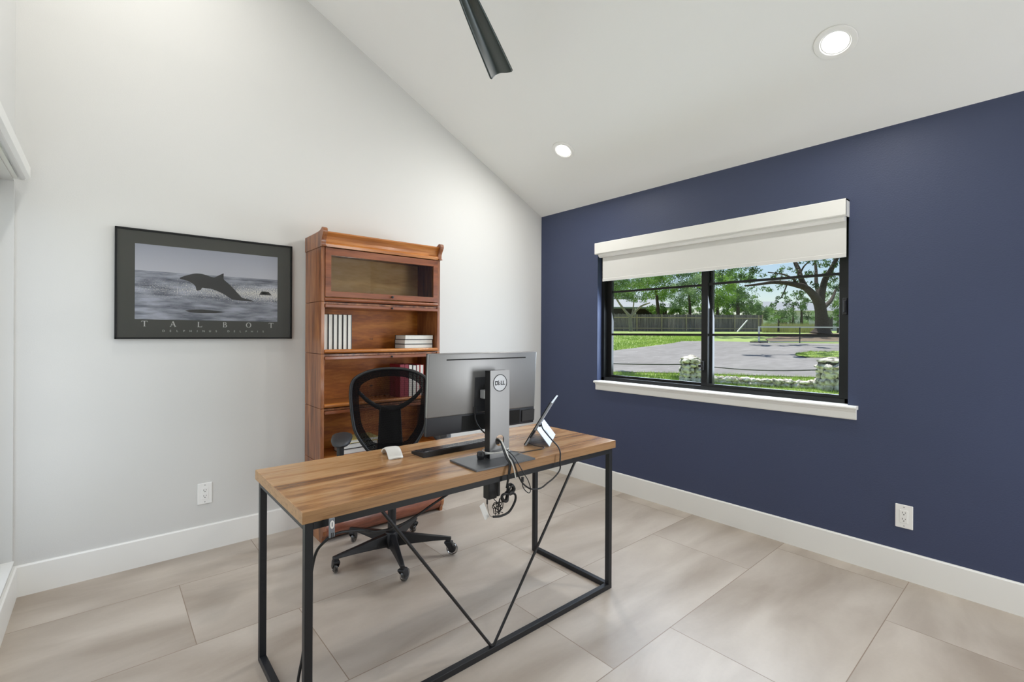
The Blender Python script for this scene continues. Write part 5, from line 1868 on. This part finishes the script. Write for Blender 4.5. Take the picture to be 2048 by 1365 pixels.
tree('sapling', 1557, 40, [(1557, 630, 9, 8), (1549, 636, 7, 5), (1566, 634, 7, 6), (1575, 625, 10, 8), (1545, 622, 8, 6)],
     [[(1557, 664, 0.09), (1557, 645, 0.06), (1557, 630, 0.04)]], 'leaf_mid', 'bark', 'small thin-stemmed tree in the pale grass beyond the net', size=0.07, seed=9)
tree('dense_tree', 1600, 52, [(1590, 605, 14, 12), (1610, 612, 14, 10), (1580, 620, 10, 8), (1615, 635, 12, 8), (1600, 590, 18, 8), (1590, 645, 8, 6)],
     [[(1604, 664, 0.15), (1603, 620, 0.1)], [(1585, 664, 0.1), (1587, 610, 0.06)]], 'leaf_dark', 'bark', 'loose dark tree between the sapling and the oak trunk', size=0.08, dens=0.75, seed=10, group='trees beyond the fence')
tree('shrub', 1675, 40, [(1672, 610, 10, 14), (1682, 630, 10, 14), (1668, 640, 8, 12), (1690, 600, 12, 16), (1700, 640, 14, 20), (1730, 620, 26, 26)],
     [[(1676, 668, 0.1), (1677, 630, 0.07)], [(1690, 668, 0.1), (1692, 630, 0.07)]], 'leaf_mid', 'bark', 'leafy shrubs crowding behind the oak at the right window edge', cat='shrub', size=0.07, seed=12)
tree('dense_tree', 1170, 60, [(1150, 600, 30, 26), (1180, 570, 30, 26), (1120, 560, 40, 40)],
     [[(1165, 664, 0.2), (1165, 610, 0.15)]], 'leaf_mid', 'bark', 'green tree behind the fence hidden by the left window jamb', size=0.11, seed=13, group='trees beyond the fence')

# filler trees of the same row, further back
tree('dense_tree', 1245, 82, [(1230, 590, 26, 26), (1262, 580, 26, 22), (1290, 600, 22, 14), (1240, 545, 34, 24), (1285, 545, 30, 22), (1205, 570, 30, 30)],
     [[(1246, 664, 0.2), (1246, 600, 0.15)]], 'leaf_dark', 'bark', 'dark tree mass far behind the house roof at the left', size=0.12, seed=21, group='trees beyond the fence')
tree('dense_tree', 1345, 80, [(1335, 585, 26, 24), (1370, 580, 26, 24), (1400, 590, 24, 22), (1350, 545, 30, 22), (1395, 548, 28, 22)],
     [[(1360, 664, 0.2), (1360, 600, 0.15)]], 'leaf_dark', 'bark', 'dark tree mass far behind the silvery tree', size=0.12, seed=22, group='trees beyond the fence')
tree('dense_tree', 1450, 66, [(1435, 585, 24, 26), (1462, 600, 22, 20), (1485, 590, 18, 22), (1440, 545, 30, 20), (1478, 555, 22, 16)],
     [[(1455, 664, 0.2), (1455, 600, 0.15)]], 'leaf_mid', 'bark', 'mid green tree mass behind the fence left of the sky patch', size=0.12, seed=23, group='trees beyond the fence')
tree('dense_tree', 1640, 92, [(1600, 640, 12, 8), (1620, 620, 18, 10), (1580, 632, 10, 8), (1665, 600, 18, 20), (1690, 590, 20, 26), (1720, 600, 28, 30), (1640, 590, 14, 8)],
     [[(1640, 664, 0.2), (1640, 610, 0.15)]], 'leaf_mid', 'bark', 'mid green trees behind the white farm building and the oak', size=0.11, dens=0.7, seed=24, group='trees beyond the fence')
tree('shade_tree', 1150, 17.5, [(1180, 330, 50, 24), (1250, 320, 44, 14), (1320, 325, 40, 12), (1375, 330, 24, 8), (1120, 340, 60, 40)],
     [[(1150, 700, 0.3), (1150, 560, 0.25), (1150, 400, 0.18)], [(1150, 430, 0.16), (1230, 330, 0.1), (1360, 330, 0.04)]],
     'leaf_dark', 'bark', 'tall tree left of the window whose canopy shades the near asphalt', size=0.14, dens=3.0, seed=32, grow=1.0)
# high canopy right of and above the view, known by the shadows it drops on the asphalt
tree('shade_tree', 1830, 24, [(1490, 395, 30, 10), (1560, 390, 40, 12), (1630, 395, 44, 13), (1700, 390, 46, 12), (1780, 400, 50, 20), (1850, 420, 60, 40),
                              (1500, 420, 36, 10, 4.5), (1580, 415, 44, 12, 4.5), (1680, 410, 50, 9, 4.5), (1760, 415, 50, 14, 4.5)],
     [[(1830, 690, 0.4), (1830, 560, 0.35), (1825, 430, 0.25)], [(1828, 480, 0.25), (1740, 410, 0.15), (1620, 395, 0.1), (1500, 395, 0.05)], [(1828, 480, 0.2), (1740, 425, 0.12, 3), (1620, 416, 0.08, 4.5), (1530, 420, 0.04, 4.5)]],
     'leaf_dark', 'bark', 'tall tree right of the window whose canopy shades the asphalt', size=0.16, dens=3.5, seed=31, grow=1.0)

for k_, (px_, dd_, bl_, lf_, lb_) in enumerate([
    (1335, 57, [(1310, 621, 17, 13), (1335, 617, 17, 14), (1358, 619, 15, 14)], 'leaf_mid', 'bushy green shrub just behind the fence below the bright tree'),
    (1390, 56, [(1380, 617, 17, 15), (1400, 615, 15, 16), (1412, 621, 11, 13)], 'leaf_mid', 'bushy shrub behind the fence at the window mullion'),
    (1450, 58, [(1428, 615, 15, 14), (1450, 613, 17, 16), (1470, 617, 15, 14)], 'leaf_bright', 'bright bushy shrub behind the middle of the right fence run'),
    (1505, 60, [(1490, 615, 15, 15), (1510, 619, 15, 14), (1528, 625, 13, 14)], 'leaf_dark', 'dark bushy shrub above the right end of the fence'),
    (1580, 56, [(1545, 645, 12, 7), (1575, 640, 14, 9), (1605, 645, 14, 8), (1625, 636, 10, 10)], 'leaf_pale', 'pale hedge of bushes at the back of the tall grass')]):
    tree('shrub', px_, dd_, bl_, [[(px_, 664, 0.1), (px_, 636, 0.06)]], lf_, 'bark', lb_, cat='shrub', size=0.09, dens=1.5, seed=50 + k_, grow=1.25, group='shrubs along the back fence')
